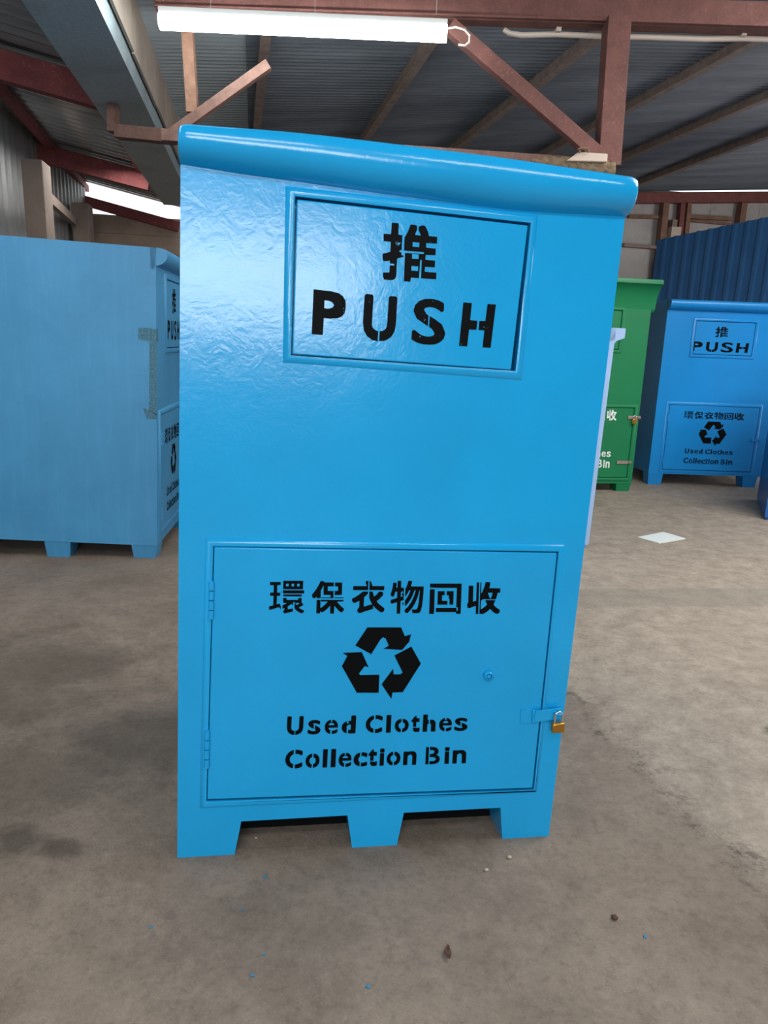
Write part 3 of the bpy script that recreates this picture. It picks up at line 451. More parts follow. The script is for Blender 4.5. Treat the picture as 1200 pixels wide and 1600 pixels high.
def ring(bm, outer, inner, h, slope, into):
    """raised frame: outer edge on the face, sloped up by h, flat, then down into the opening"""
    loops = [[(u, 0.001, w) for u, w in outer],
             [(u, -h * 0.75, w) for u, w in quad_inset(outer, slope * 0.7)],
             [(u, -h, w) for u, w in quad_inset(outer, slope * 1.3)],
             [(u, -h, w) for u, w in quad_inset(inner, -0.004)],
             [(u, -h * 0.7, w) for u, w in inner],
             [(u, into, w) for u, w in inner],
             [(u, into, w) for u, w in quad_inset(inner, -0.006)],
             [(u, 0.001, w) for u, w in quad_inset(inner, -0.006)]]
    L = [[bm.verts.new(p) for p in l] for l in loops]
    for A, Bq in zip(L, L[1:] + L[:1]):
        for i in range(4): bm.faces.new([A[i], A[(i + 1) % 4], Bq[(i + 1) % 4], Bq[i]])

def carve(o, cutters):
    """sink pockets into a mesh"""
    bm = bmesh.new()
    for q, dep in cutters: rounded_prism(bm, q, -0.05, dep)
    bmesh.ops.recalc_face_normals(bm, faces=bm.faces[:])
    me = bpy.data.meshes.new('cut'); bm.to_mesh(me); bm.free()
    c = bpy.data.objects.new('cut', me); COL.objects.link(c); c.parent = o.parent
    m = o.modifiers.new('pocket', 'BOOLEAN'); m.operation = 'DIFFERENCE'; m.solver = 'EXACT'; m.object = c
    bpy.context.view_layer.update()
    dg = bpy.context.evaluated_depsgraph_get()
    new = bpy.data.meshes.new_from_object(o.evaluated_get(dg))
    o.modifiers.remove(m); old = o.data; o.data = new; bpy.data.meshes.remove(old)
    bpy.data.objects.remove(c); bpy.data.meshes.remove(me)
    for p in o.data.polygons: p.use_smooth = True
    o.data.set_sharp_from_angle(angle=math.radians(35))

def panel(name, q, front, back, m, root, bev=0.003):
    bm = bmesh.new(); rounded_prism(bm, q, front, back)
    return link(name, bm, m, root, bev=bev, smooth=40)

def hood_mesh(bm, u0, u1, seam, top, prot, depth, back_drop=0.02, n=40, prof=None, end_round=0.012, end_low=0.1):
    """rolled hood along the top of a bin; seam(u), top(u) give its lower and upper edge"""
    prof = prof or [(0.0, 0.0), (-0.25, 0.03), (-0.55, 0.13), (-0.82, 0.28), (-0.96, 0.45), (-1.0, 0.6), (-0.98, 0.75), (-0.9, 0.87), (-0.74, 0.955), (-0.5, 0.99), (-0.2, 1.0), (0.3, 1.0)]
    st = []
    us = [u0 + (u1 - u0) * i / n for i in range(n + 1)]
    us = [u0, u0 + end_round * 0.3, u0 + end_round] + us[2:-2] + [u1 - end_round, u1 - end_round * 0.3, u1]
    for i, u in enumerate(us):
        s, t = seam(u), top(u)
        k = min(u - u0, u1 - u) / end_round
        k = 0.0 if k < 0 else min(1.0, k)
        kk = math.sqrt(max(0, 1 - (1 - k) ** 2))
        sc = 1 - 2 * end_low * (1 - kk)
        row = []
        for pv, pw in prof:
            row.append((u, pv * prot * sc, s + (t - s) * pw * (1 - end_low + end_low * kk)))
        row.append((u, depth, s + (t - s) * (1 - end_low + end_low * kk) - back_drop))
        row.append((u, depth, s - 0.02)); row.append((u, 0.012, s - 0.02)); row.append((u, 0.004, s - 0.002))
        st.append([bm.verts.new(p) for p in row])
    for A, Bq in zip(st, st[1:]):
        m = len(A)
        for j in range(m): bm.faces.new([A[j], A[(j + 1) % m], Bq[(j + 1) % m], Bq[j]])
    bm.faces.new(st[0]); bm.faces.new(st[-1][::-1])

def foot(bm, u, v, w0, w1, a=0.06, b=0.05):
    """tapered pad: a half-width at the top, b half-width on the floor"""
    hexa(bm, [(u - b, v - b, w0), (u + b, v - b, w0), (u + b, v + b, w0), (u - b, v + b, w0),
              (u - a, v - a, w1), (u + a, v - a, w1), (u + a, v + a, w1), (u - a, v + a, w1)])

def hinge(parent, u, w0, w1, m):
    bm = bmesh.new()
    k = 4; g = (w1 - w0) / k
    for i in range(k):
        tube(bm, [(u, -0.012, w0 + i * g + 0.0015), (u, -0.012, w0 + (i + 1) * g - 0.0015)], 0.0065, 10)
    return link('hinge', bm, m, parent, smooth=40)

def padlock(Mw, w=0.034, h=0.03, sh=0.03, label='', group=None):
    """Mw: frame whose origin is the middle of the top of the lock body"""
    root = empty('padlock', Mw)
    tag(root, label, 'padlock', group)
    bm = bmesh.new()
    box(bm, -w / 2, w / 2, -0.007, 0.007, -h, 0)
    link('body', bm, M['brass'], root, bev=0.003, smooth=40)
    bm = bmesh.new()
    r = w * 0.3
    pts = [(-r, 0, -0.004), (-r, 0, sh - r)] + [(-r * math.cos(PI * i / 10), 0, sh - r + r * math.sin(PI * i / 10)) for i in range(1, 10)] + [(r, 0, sh - r), (r, 0, -0.004)]
    tube(bm, pts, w * 0.085, 10)
    link('shackle', bm, M['chrome'], root, smooth=60)
    return root

# ------------------------------------------------------------------ floor (settles a little under the big bin)
MAIN = frame((-0.4902, 1.5264, 0.0), math.radians(10.247), math.radians(2.55), math.radians(-1.97))
_mi = MAIN.to_3x3(); _o = MAIN.translation; _n = _mi.col[2].copy()
def floor_z(x, y):
    p = V((x, y, 0)) - _o
    u, v = p.dot(_mi.col[0]), p.dot(_mi.col[1])
    z = -(_n.x * (x - _o.x) + _n.y * (y - _o.y)) / _n.z
    du = max(0, -u, u - 1.0); dv = max(0, -v, v - 0.9)
    d = math.hypot(du, dv)
    k = max(0.0, 1 - d / 1.1); k = k * k * (3 - 2 * k)
    return z * k
bm = bmesh.new()
XS = [-7 + 0.12 * i for i in range(150)]; YS = [-7 + 0.12 * i for i in range(190)]
G = [[bm.verts.new((x, y, floor_z(x, y))) for x in XS] for y in YS]
for j in range(len(YS) - 1):
    for i in range(len(XS) - 1): bm.faces.new([G[j][i], G[j][i + 1], G[j + 1][i + 1], G[j + 1][i]])
fl = structure(link('floor', bm, M['floor'], smooth=60))

# ------------------------------------------------------------------ building shell
ZU = V((0, 0, 1))
WP = V((-3.7, 11.6, 0))                                   # a point at the foot of the back wall
def on_back(px, py, off=0.0): return hit(px, py, WP - A_ * off, A_)
def bc(s, a, z):                                          # building coordinates: s across, a along, from WP
    return WP + B_ * s + A_ * a + ZU * z
def to_s(p): return (p - WP).dot(B_)
def to_a(p): return (p - WP).dot(A_)
GUT_Z = 2.875
g0 = hit(93, 0, (0, 0, GUT_Z), ZU); g1 = hit(203, 0, (0, 0, GUT_Z), ZU); g2 = hit(231, 318, (0, 0, GUT_Z), ZU); g3 = hit(281, 322, (0, 0, GUT_Z), ZU)
GS0 = (to_s(g0) + to_s(g2)) / 2; GS1 = (to_s(g1) + to_s(g3)) / 2
if GS1 - GS0 < 0.3: GS1 = GS0 + 0.5
WALLTOP = on_back(1100, 302).z
ROOF_T = on_back(1100, 294).z
SR = to_s(on_back(1100, 300))
_r1, _r2 = on_back(1000, 297), on_back(1200, 295)
ROOF_SL = (_r2.z - _r1.z) / (to_s(_r2) - to_s(_r1))
ROOF_T, SR = _r1.z, to_s(_r1)
def roof_right(s): return ROOF_T + ROOF_SL * (s - SR)
def roof_left(s): return GUT_Z + 0.30 + 0.20 * (GS0 - s)
GUT_END = to_a((g2 + g3) / 2)

S_LEFT = -0.95
PALE_S = 1.47
S_RIGHT = 13.0
A_NEAR = -17.0

def corrugated(bm, s0, s1, zf, a0, a1, pitch, amp, per=6, thick=0.0, ns=1, mi=0, shape='sine'):
    n = int((a1 - a0) / pitch * per)
    prev = None
    for i in range(n + 1):
        a = a0 + (a1 - a0) * i / n
        ph = (a / pitch) % 1.0
        if shape == 'sine': h = amp * math.sin(2 * PI * ph)
        else: h = amp if ph < 0.22 else 0.0
        row = [bm.verts.new(bc(s0 + (s1 - s0) * k / ns, a, zf(s0 + (s1 - s0) * k / ns) + h)) for k in range(ns + 1)]
        if prev:
            for k in range(ns):
                f = bm.faces.new([prev[k], prev[k + 1], row[k + 1], row[k]]); f.material_index = mi
        prev = row
# right roof: dark corrugated sheets, a strip of pale sheets next to the gutter
bm = bmesh.new()
corrugated(bm, PALE_S, S_RIGHT, roof_right, -9.0, 0.02, 0.076, 0.02)
corrugated(bm, PALE_S, S_RIGHT, roof_right, A_NEAR, -9.0, 0.4, 0.010, per=4)
structure(link('ceiling', bm, M['roof_dark'], smooth=50))
bm = bmesh.new()
corrugated(bm, GS1 - 0.02, PALE_S + 0.03, lambda s: roof_right(s) + 0.025, -9.0, 0.02, 0.076, 0.02)
structure(link('ceiling_pale_sheets', bm, M['roof_light'], smooth=50))
bm = bmesh.new()
corrugated(bm, S_LEFT - 0.1, GS0 + 0.03, roof_left, -9.0, 0.02, 0.19, 0.022, per=8)
structure(link('ceiling_left', bm, M['roof_galv'], smooth=40))
# flat near part of the left roof, over and behind the photographer
bm = bmesh.new()
corrugated(bm, S_LEFT - 0.1, PALE_S + 0.03, lambda s: ROOF_T + 0.05, A_NEAR, -9.0, 0.4, 0.01, per=4)
structure(link('ceiling_near', bm, M['roof_dark'], smooth=40))

# back wall
def wall_box(bm, s0, s1, a0, a1, z0, z1):
    hexa(bm, [bc(s0, a0, z0), bc(s1, a0, z0), bc(s1, a1, z0), bc(s0, a1, z0), bc(s0, a0, z1), bc(s1, a0, z1), bc(s1, a1, z1), bc(s0, a1, z1)])
BL_TOP = on_back(200, 352).z
bm = bmesh.new()
zt = on_back(200, 336).z
nb = 11
for i in range(nb):
    z0 = zt * i / nb; z1 = zt * (i + 1) / nb
    wall_box(bm, S_LEFT, GS1 + 1.0, 0.004 * (i % 2), 0.12, z0, z1 - 0.012)
wall_box(bm, S_LEFT, GS1 + 1.0, 0.02, 0.1, 0, zt - 0.02)
structure(link('wall_back', bm, M['plank']))
bm = bmesh.new()
wall_box(bm, GS1 + 1.0, S_RIGHT, 0.03, 0.1, 0, WALLTOP)
pw = 0.95; k = 0; s = GS1 + 1.0
while s < S_RIGHT - 0.1:
    for z0, z1 in ((0, 1.15), (1.16, 2.35), (2.36, WALLTOP)):
        wall_box(bm, s + 0.005, min(s + pw - 0.005, S_RIGHT), 0.012 + 0.006 * ((k * 7) % 3), 0.04, z0, z1 - 0.006)
        k += 1
    s += pw
structure(link('wall_back_boards', bm, M['board']))
# side walls
bm = bmesh.new()
n = 260
prev = None
for i in range(n + 1):
    a = A_NEAR + (0 - A_NEAR) * i / n
    ph = (a / 0.2) % 1.0
    h = 0.025 if ph < 0.3 else 0.0
    row = [bm.verts.new(bc(S_LEFT - h, a, z)) for z in (0, 4.3)]
    if prev: bm.faces.new([prev[0], prev[1], row[1], row[0]])
    prev = row
structure(link('wall_left', bm, M['grey_sheet']))
bm = bmesh.new(); wall_box(bm, S_RIGHT, S_RIGHT + 0.1, A_NEAR, 0.1, 0, 4.4)
structure(link('wall_right', bm, M['board']))
# wall behind the photographer: solid on the right, open above a low wall on the left
bm = bmesh.new()
x_open = 2.95
wall_box(bm, x_open, S_RIGHT + 0.1, A_NEAR - 0.12, A_NEAR, 0, 4.4)
wall_box(bm, S_LEFT - 4.5, x_open, A_NEAR - 0.12, A_NEAR, 0, 1.88)
structure(link('wall_front', bm, M['board']))

# timber plate along the top of the right back wall, its studs and rails
def wall_bar(name, px0, py0, px1, py1, w, dep, m, label, cat, vertical=True, off=0.0, extend=0.0, group=None):
    p, q = on_back(px0, py0, off), on_back(px1, py1, off)
    d = (q - p).normalized(); p = p - d * extend; q = q + d * extend
    bm = bmesh.new()
    bar(bm, p - A_ * dep / 2, q - A_ * dep / 2, w, dep, up=A_)
    return tag(link(name, bm, m, bev=0.004), label, cat, group)
wall_bar('wall_plate', 960, 311, 1230, 309, 0.17, 0.12, M['wood_red'], 'red stained timber plate along the top of the grey boarded back wall', 'beam', extend=1.0)
wall_bar('wall_stud', 1035, 319, 1020, 470, 0.11, 0.14, M['wood'], 'brown wall stud standing behind the left end of the blue sheet fence', 'stud', extend=0.0)
wall_bar('wall_stud', 1062, 319, 1046, 480, 0.09, 0.12, M['wood_red'], 'red stained stud of the close pair beside the cream box', 'stud')
wall_bar('wall_stud', 1072, 319, 1056, 480, 0.08, 0.12, M['wood'], 'bare wooden stud, right one of the close pair beside the cream box', 'stud')
wall_bar('wall_stud', 1156, 319, 1140, 440, 0.11, 0.14, M['wood'], 'brown wall stud above the middle of the blue sheet fence', 'stud')
wall_bar('wall_rail', 980, 339, 1028, 340, 0.05, 0.07, M['wood'], 'short wooden rail left of the first stud, under the red plate', 'rail')
wall_bar('wall_rail', 1074, 339, 1142, 343, 0.06, 0.07, M['wood'], 'upper of two wooden rails between the wall studs', 'rail')
wall_bar('wall_rail', 1073, 345, 1142, 351, 0.04, 0.07, M['wood'], 'lower of two wooden rails between the wall studs', 'rail')
wall_bar('wall_ledge', 970, 384, 1026, 388, 0.05, 0.12, M['purlin'], 'dark narrow ledge on the grey boards above the green bin', 'ledge')
def block_on_wall(name, px0, py0, px1, py1, dep, m, label, cat):
    p, q = on_back(px0, py1, 0.1), on_back(px1, py0, 0.1)
    bm = bmesh.new(); s0, s1 = to_s(p), to_s(q)
    wall_box(bm, s0, s1, -0.1 - dep, 0.012, p.z, q.z)
    return tag(link(name, bm, m, bev=0.004), label, cat)
block_on_wall('junction_box', 1043, 356, 1060, 372, 0.1, M['cream'], 'cream box on the back wall peeping over the blue sheet fence', 'box')
block_on_wall('socket_box', 1047, 344, 1056, 355.5, 0.06, M['concrete'], 'small grey box on the wall just above the cream box', 'box')

# blue trapezoidal sheet fence in front of the back wall
f0 = hit(1027, 375, WP - A_ * 1.3, A_); f1 = at(1200, 339, f0.y - 1.55)
dirf = V((f1.x - f0.x, f1.y - f0.y, 0)); Lf = dirf.length; dirf.normalize(); nf = V((dirf.y, -dirf.x, 0))
if nf.y > 0: nf = -nf
HF = f0.z
bm = bmesh.new()
prof = []
xx = 0.0; pitch = Lf / 9.2
while xx < Lf + 2.2:
    prof += [(xx, 0), (xx + pitch * 0.62, 0), (xx + pitch * 0.70, 0.035), (xx + pitch * 0.92, 0.035)]
    xx += pitch
def zf(t): return HF + (f1.z - f0.z) * t / Lf
fr = []; bk = []
for t, h in prof:
    p = V((f0.x, f0.y, 0)) + dirf * t
    fr.append((bm.verts.new(p + nf * h), bm.verts.new(p + nf * h + ZU * zf(t))))
    bk.append((bm.verts.new(p + nf * (h - 0.004)), bm.verts.new(p + nf * (h - 0.004) + ZU * zf(t))))
for R in (fr, bk):
    for a, b in zip(R, R[1:]): bm.faces.new([a[0], b[0], b[1], a[1]])
for a, b in ((fr[i], bk[i]) for i in (0, -1)): bm.faces.new([a[0], a[1], b[1], b[0]])
for i in range(len(fr) - 1): bm.faces.new([fr[i][1], fr[i + 1][1], bk[i + 1][1], bk[i][1]])
tag(link('sheet_metal_fence', bm, M['blue_sheet']), 'tall blue ribbed sheet metal fence behind the far blue bin', 'fence')

# left wall posts
def post(px0, px1, ytop, Y, label, kind_m, dep=0.3):
    p = at(px0, ytop, Y); q = at(px1, ytop, Y)
    bm = bmesh.new()
    x0, x1 = p.x, q.x
    c = V(((x0 + x1) / 2, Y, 0)); w = (x1 - x0)
    pts = []
    for z in (0, p.z):
        for i, j in ((-1, 0), (1, 0), (1, 1), (-1, 1)):
            pts.append(c + V((1, 0, 0)) * (w / 2 * i) + A_ * (dep * j) + ZU * z)
    hexa(bm, pts)
    return tag(link('concrete_post', bm, kind_m, bev=0.008), label, 'post', 'concrete posts along the left wall')
post(32, 65, 248, 7.2, 'nearer rough concrete post against the left sheet wall', M['concrete'])
post(111, 137, 316, 10.2, 'farther concrete post at the corner of the plank wall', M['concrete'])
bm = bmesh.new()
p, q = at(68, 302, 7.6), at(116, 346, 10.1)
bar(bm, p, q, 0.06, 0.10)
tag(link('wall_rail', bm, M['purlin']), 'dark steel rail between the two concrete posts', 'rail')

# ------------------------------------------------------------------ gutter, rafters, purlins, truss
bm = bmesh.new()
a0, a1 = -9.0, GUT_END
th = 0.012
TOPG = 0.34
wall_box(bm, GS0, GS1, a0, a1, GUT_Z, GUT_Z + th)
wall_box(bm, GS0, GS0 + th, a0, a1, GUT_Z + th, GUT_Z + 0.28)
wall_box(bm, GS1 - th, GS1, a0, a1, GUT_Z + th, GUT_Z + TOPG)
tag(link('valley_gutter', bm, M['galv']), 'long galvanised box gutter running back under the two roofs', 'gutter')
bm = bmesh.new()
k = 0; a = -9.0
while a < -0.2:
    wall_box(bm, GS1 + 0.012, GS1 + 0.03, a + 0.004, min(a + 1.1, -0.15), GUT_Z + 0.12 + 0.01 * (k % 2), roof_right(GS1) - 0.01)
    a += 1.1; k += 1
tag(link('fascia_boards', bm, M['dusty']), 'dusty beige boards closing the gap beside the gutter', 'board')

Yt = 5.0
root = empty('roof_truss', at(600, 60, Yt) * 1.0)
tag(root, 'rusty red steel roof truss crossing above the front bin', 'truss')
RI = root.matrix_world.inverted()
def tmember(name, pts, w, h, m, L=False, flip=1):
    bm = bmesh.new()
    a, b = [RI @ p for p in pts]
    if L: angle_bar(bm, a, b, w, h, 0.012, up=(0, 1, 0), flip=flip)
    else: bar(bm, a, b, w, h)
    return link(name, bm, m, root, bev=0.003)
tmember('top_chord', (at(245, -2, Yt), at(1500, 40, Yt)), 0.10, 0.150, M['steel_red'])
tmember('top_flange', (at(245, 14.5, Yt - 0.02), at(1500, 56.5, Yt - 0.02)), 0.13, 0.012, M['steel_red'])
tmember('bottom_chord', (at(255, 213, Yt), at(957, 261, Yt)), 0.10, 0.07, M['steel_rust'])
tmember('post', (at(964, 30, Yt - 0.05), at(948, 262, Yt - 0.05)), 0.14, 0.14, M['steel_red'], True)
tmember('diagonal_brace', (at(703, 42, Yt - 0.10), at(944, 252, Yt - 0.10)), 0.085, 0.08, M['steel_red'], True)
tmember('diagonal_brace', (at(262, 214, Yt), at(420, 101, Yt)), 0.05, 0.06, M['steel_rust'])
# stub of the chord that carries the gutter
p = at(182, 206, 5.7); q = at(272, 215, 5.7)
bm = bmesh.new(); bar(bm, p, q, 0.1, 0.085)
p2 = at(177, 165, 5.7); p3 = at(177, 207, 5.7)
bar(bm, p2, p3, 0.06, 0.09, up=(0, 1, 0))
tag(link('gutter_bracket', bm, M['steel_rust']), 'rusted bracket carrying the underside of the galvanised gutter', 'bracket')

def roof_plane_hit(px, py, right=True, drop=0.05):
    if right:
        sl = ROOF_SL; n = (ZU - B_ * sl); p0 = bc(SR, 0, ROOF_T - drop)
    else:
        sl = -0.20; n = (ZU - B_ * sl); p0 = bc(GS0, 0, GUT_Z + 0.30 - drop)
    return hit(px, py, p0, n)
def purlin(p, q, w, h, m, name, label, cat, group=None, e0=0.0, e1=0.0):
    d = (q - p).normalized()
    bm = bmesh.new(); bar(bm, p - d * e0, q + d * e1, w, h)
    return tag(link(name, bm, m), label, cat, group)
def rp(x0, y0, x1, y1, label, e1=1.2):
    p, q = roof_plane_hit(x0, y0), roof_plane_hit(x1, y1)
    purlin(p, q, 0.075, 0.09, M['purlin'], 'roof_purlin', label, 'purlin', 'purlins under the dark roof', 0.4, e1)
rp(402, 192, 414, 60, 'roof purlin left of the others, beside the pale sheets')
rp(572, 212, 668, 70, 'thin roof purlin running up to the right end of the lit tube')
rp(713, 228, 925, 60, 'roof purlin crossing behind the diagonal brace')
rp(838, 246, 1165, 66, 'roof purlin passing behind the truss post')
rp(970, 247, 1200, 148, 'roof purlin emerging right of the truss post')
rp(1012, 280, 1200, 208, 'lowest roof purlin near the back wall at right')
def lp(x0, y0, x1, y1, w, h, m, name, label, cat, drop, e0=0.3, e1=0.0):
    p, q = roof_plane_hit(x0, y0, False, drop), roof_plane_hit(x1, y1, False, drop)
    purlin(p, q, w, h, m, name, label, cat, None, e0, e1)
lp(0, 137, 78, 228, 0.07, 0.09, M['rafter'], 'roof_purlin', 'dark purlin under the zinc roof, near the left wall', 'purlin', 0.07, 0.8, 2.8)
lp(100, 12, 150, 120, 0.05, 0.08, M['rafter'], 'roof_purlin', 'dark purlin under the zinc roof, close beside the gutter', 'purlin', 0.07, 0.8, 4.0)
lp(0, 103, 158, 148, 0.12, 0.20, M['rafter'], 'roof_rafter', 'dark red rafter, nearest of the three under the zinc roof', 'rafter', 0.17, 0.8, 0.05)
lp(20, 228, 228, 283, 0.12, 0.20, M['rafter'], 'roof_rafter', 'dark red rafter, middle one under the zinc roof above the concrete post', 'rafter', 0.17, 0.3, 0.05)
pb0, pb1 = on_back(125, 312, 0.05), on_back(248, 346, 0.05)
purlin(pb0, pb1, 0.10, 0.14, M['rafter'], 'roof_rafter', 'dark red rafter against the bright gap over the plank wall', 'rafter', None, 0.6, 0.3)

# brown upright on the fascia behind the tube
p = at(291, 14, 5.081); q = at(301, 176, 5.081)
bm = bmesh.new(); bar(bm, p, q, 0.07, 0.05, up=(0, 1, 0))
tag(link('upright_batten', bm, M['wood']), 'narrow brown batten fixed to the truss beam behind the tube, before the pale sheets', 'batten')

# white conduit clipped under the top chord
bm = bmesh.new()
cp = [at(x, y + 3, Yt + 0.06) for x, y in ((787, 43), (796, 49), (815, 52), (870, 50.5), (945, 54), (1010, 55), (1100, 58), (1160, 57), (1220, 59), (1400, 64))]
tube(bm, cp, 0.017, 8)
for x, y in ((871, 47), (1158, 54)):
    c = at(x, y, Yt + 0.06); box(bm, c.x - 0.015, c.x + 0.015, c.y - 0.05, c.y + 0.025, c.z - 0.022, c.z + 0.05)
tag(link('electrical_conduit', bm, M['pvc'], smooth=50), 'white plastic conduit clipped under the red truss beam', 'conduit')

# lit tube on its batten, hung on two wires
Yl = 4.6
lroot = empty('tube_light', at(475, 42, Yl)); LI = lroot.matrix_world.inverted()
tag(lroot, 'long lit white tube light hanging left under the truss beam', 'light')
la, lb = at(250, 33, Yl), at(698, 53, Yl)
bm = bmesh.new(); d = (lb - la).normalized(); bar(bm, LI @ (la + ZU * 0.05 + V((0, 0.01, 0))), LI @ (lb + ZU * 0.05 + V((0, 0.01, 0))), 0.09, 0.03)
link('housing', bm, M['fixture'], lroot, bev=0.004)
bm = bmesh.new(); tube(bm, [LI @ la, LI @ lb], 0.044, 16)
link('lamp', bm, M['tube'], lroot, smooth=60)
for x in (330, 492, 681):
    p = at(x, 38, Yl) + ZU * 0.05
    bm = bmesh.new(); tube(bm, [LI @ p, LI @ (p + V((0, 0, roof_right(to_s(p)) - p.z)))], 0.0025, 5)
    link('hanging_wire', bm, M['wire'], lroot)
bm = bmesh.new()
tube(bm, [at(x, y, Yl + 0.1) for x, y in ((700, 44), (712, 42), (726, 46), (734, 56), (733, 66), (726, 72), (716, 70))], 0.007, 6)
tag(link('lamp_cable', bm, M['pvc'], smooth=60), 'loop of white cable at the right end of the lit tube', 'cable')

# things left on the bottom chord beside the post
bm = bmesh.new()
y = Yt - 0.28
P_ = [at(885, 251, y), at(949, 253, y), at(950, 240, y), at(912, 237.5, y), at(903, 238, y)]
A2 = [bm.verts.new(p) for p in P_]; B2 = [bm.verts.new(p + V((0, 0.22, 0))) for p in P_]
bm.faces.new(A2); bm.faces.new(B2[::-1])
for i in range(len(P_)): bm.faces.new([A2[i], B2[i], B2[(i + 1) % 5], A2[(i + 1) % 5]])
tag(link('wooden_block', bm, M['cream'], bev=0.006), 'pale chamfered wooden block lying at the foot of the truss post', 'block')
bm = bmesh.new()
tube(bm, [at(x, yy, y - 0.02) for x, yy in ((907, 238), (903, 234), (908, 231.5), (918, 233), (920, 238))], 0.008, 6)
tag(link('wire_loop', bm, M['straw'], smooth=60), 'small bent wire loop sticking up from the pale wooden block', 'wire')
bm = bmesh.new()
for (pts, w) in ((((830, 252), (960, 269)), 0.10), (((846, 250), (960, 261.5)), 0.09)):
    p, q = at(*pts[0], y + 0.05), at(*pts[1], y + 0.05)
    n = 24
    ring_ = [p + (q - p) * i / n + ZU * (0.006 * math.sin(i * 1.9) + 0.004 * math.sin(i * 3.1)) for i in range(n + 1)]
    tube(bm, ring_, [0.012 + 0.022 * min(1, i / 8) + 0.005 * math.sin(i * 2.3) for i in range(n + 1)], 8)
tag(link('rope_bundle', bm, M['straw'], smooth=60), 'flat bundle of brown rope under the pale wooden block', 'rope')

# ------------------------------------------------------------------ the big blue bin in front
def fm(px, py, v=0.0):
    p = local(MAIN, px, py, v); return (p.x, p.z)
def q4(*pts, v=0.0): return [fm(x, y, v) for x, y in pts]      # BL BR TR TL

LETTERS = {}
def uw_quad(tl, tr, br, bl, v): return [fm(*bl, v), fm(*br, v), fm(*tr, v), fm(*tl, v)]
VF = -0.0065                                                   # front of flap and door
LETTERS['tui'] = [('推', uw_quad((600, 347), (686, 354), (681, 443), (596, 437), VF))]
LETTERS['push'] = [('P', uw_quad((490, 452), (541, 458), (538, 527), (487, 522), VF)),
                   ('U', uw_quad((570, 459), (621, 463.5), (617, 535), (565, 531), VF)),
                   ('S', uw_quad((648, 465), (697, 469), (695, 540), (642, 537), VF)),
                   ('H', uw_quad((723.8, 472.6), (774.8, 475.8), (766.5, 543.6), (717, 540.5), VF))]
row = []
for ch, x0, x1, y0, y1 in (('環', 62, 228, 52, 205), ('保', 262, 414, 53, 206), ('衣', 450, 604, 52, 203), ('物', 630, 785, 52, 206), ('回', 813, 962, 65, 207), ('收', 990, 1145, 58, 208)):
    t = lambda x, y: (400 + x / 3, 890 + y / 3)
    row.append((ch, uw_quad(t(x0 + 3, y0), t(x1 + 2, y0), t(x1 - 3, y1), t(x0 - 2, y1), VF)))
LETTERS['hanzi'] = row
def latin(chars, xs, oy, b0, b1, c0, c1, X0, X1):
    out = []
    for ch, (x0, x1) in zip(chars, xs):
        xm = (x0 + x1) / 2; k = (xm - X0) / (X1 - X0)
        base = b0 + (b1 - b0) * k; cap = c0 + (c1 - c0) * k
        hgt = cap * (0.78 if ch in 'seonc' else 0.93 if ch == 't' else 0.97 if ch == 'i' else 1.0)
        sl = (b1 - b0) / (X1 - X0)
        t = lambda x, y: (400 + x / 3, oy + y / 3)
        lean = 4
        out.append((ch, uw_quad(t(x0 + lean * .5, base - hgt + sl * (x0 - xm)), t(x1 + lean * .5, base - hgt + sl * (x1 - xm)), t(x1 - lean * .5, base + sl * (x1 - xm)), t(x0 - lean * .5, base + sl * (x0 - xm)), VF)))
    return out
LETTERS['used'] = latin('UsedClothes', [(145, 222), (243, 303), (322, 384), (402, 468), (514, 593), (610, 633), (650, 716), (728, 768), (782, 842), (858, 918), (930, 992)], 1080, 205, 185, 88, 79, 145, 992)
LETTERS['coll'] = latin('CollectionBin', [(137, 218), (232, 298), (313, 335), (351, 374), (387, 448), (457, 522), (527, 568), (580, 601), (612, 677), (690, 752), (795, 862), (884, 906), (921, 985)], 1080, 363, 337, 88, 80, 137, 985)
ARROW_BOX = [(400 + x / 3, 890 + y / 3) for x, y in ((402, 270), (773, 606))]
GB = {}
for k_, l in LETTERS.items():
    us = [p[0] for _, q in l for p in q]; ws = [p[1] for _, q in l for p in q]
    GB[k_] = (min(us), max(us), min(ws), max(ws))
_a, _b, _c, _d = fm(534, 980, VF), fm(657.7, 1036, VF), fm(610, 1092, VF), fm(600, 980, VF)
GB['arrows'] = (_a[0], _b[0], _c[1], _d[1])
def arrow_uw(x, y): return fm(400 + x / 3, 890 + y / 3, VF)
def put_letters(names, v, m, parent, name='lettering', to=None, gap=0.0008, stretch=None):
    """write letter groups; to = {group: (u0, u1, w0, w1)} moves a group of the main bin to another box"""
    bm = bmesh.new()
    for k_ in names:
        if to and k_ in to:
            s, d = GB[k_], to[k_]
            g = lambda p: (d[0] + (p[0] - s[0]) / (s[1] - s[0]) * (d[1] - d[0]), d[2] + (p[1] - s[2]) / (s[3] - s[2]) * (d[3] - d[2]))
        elif to: continue
        else: g = lambda p: p
        if k_ == 'arrows': arrows(bm, lambda x, y: g(arrow_uw(x, y)), v - gap)
        else:
            for ch, q in LETTERS[k_]:
                q = [g(p) for p in q]; k = (stretch or {}).get(k_, 1.0); c = sum(p[0] for p in q) / 4
                glyph(bm, ch, [(c + (p[0] - c) * k, p[1]) for p in q], v - gap)
    return flat(name, bm, m, parent)

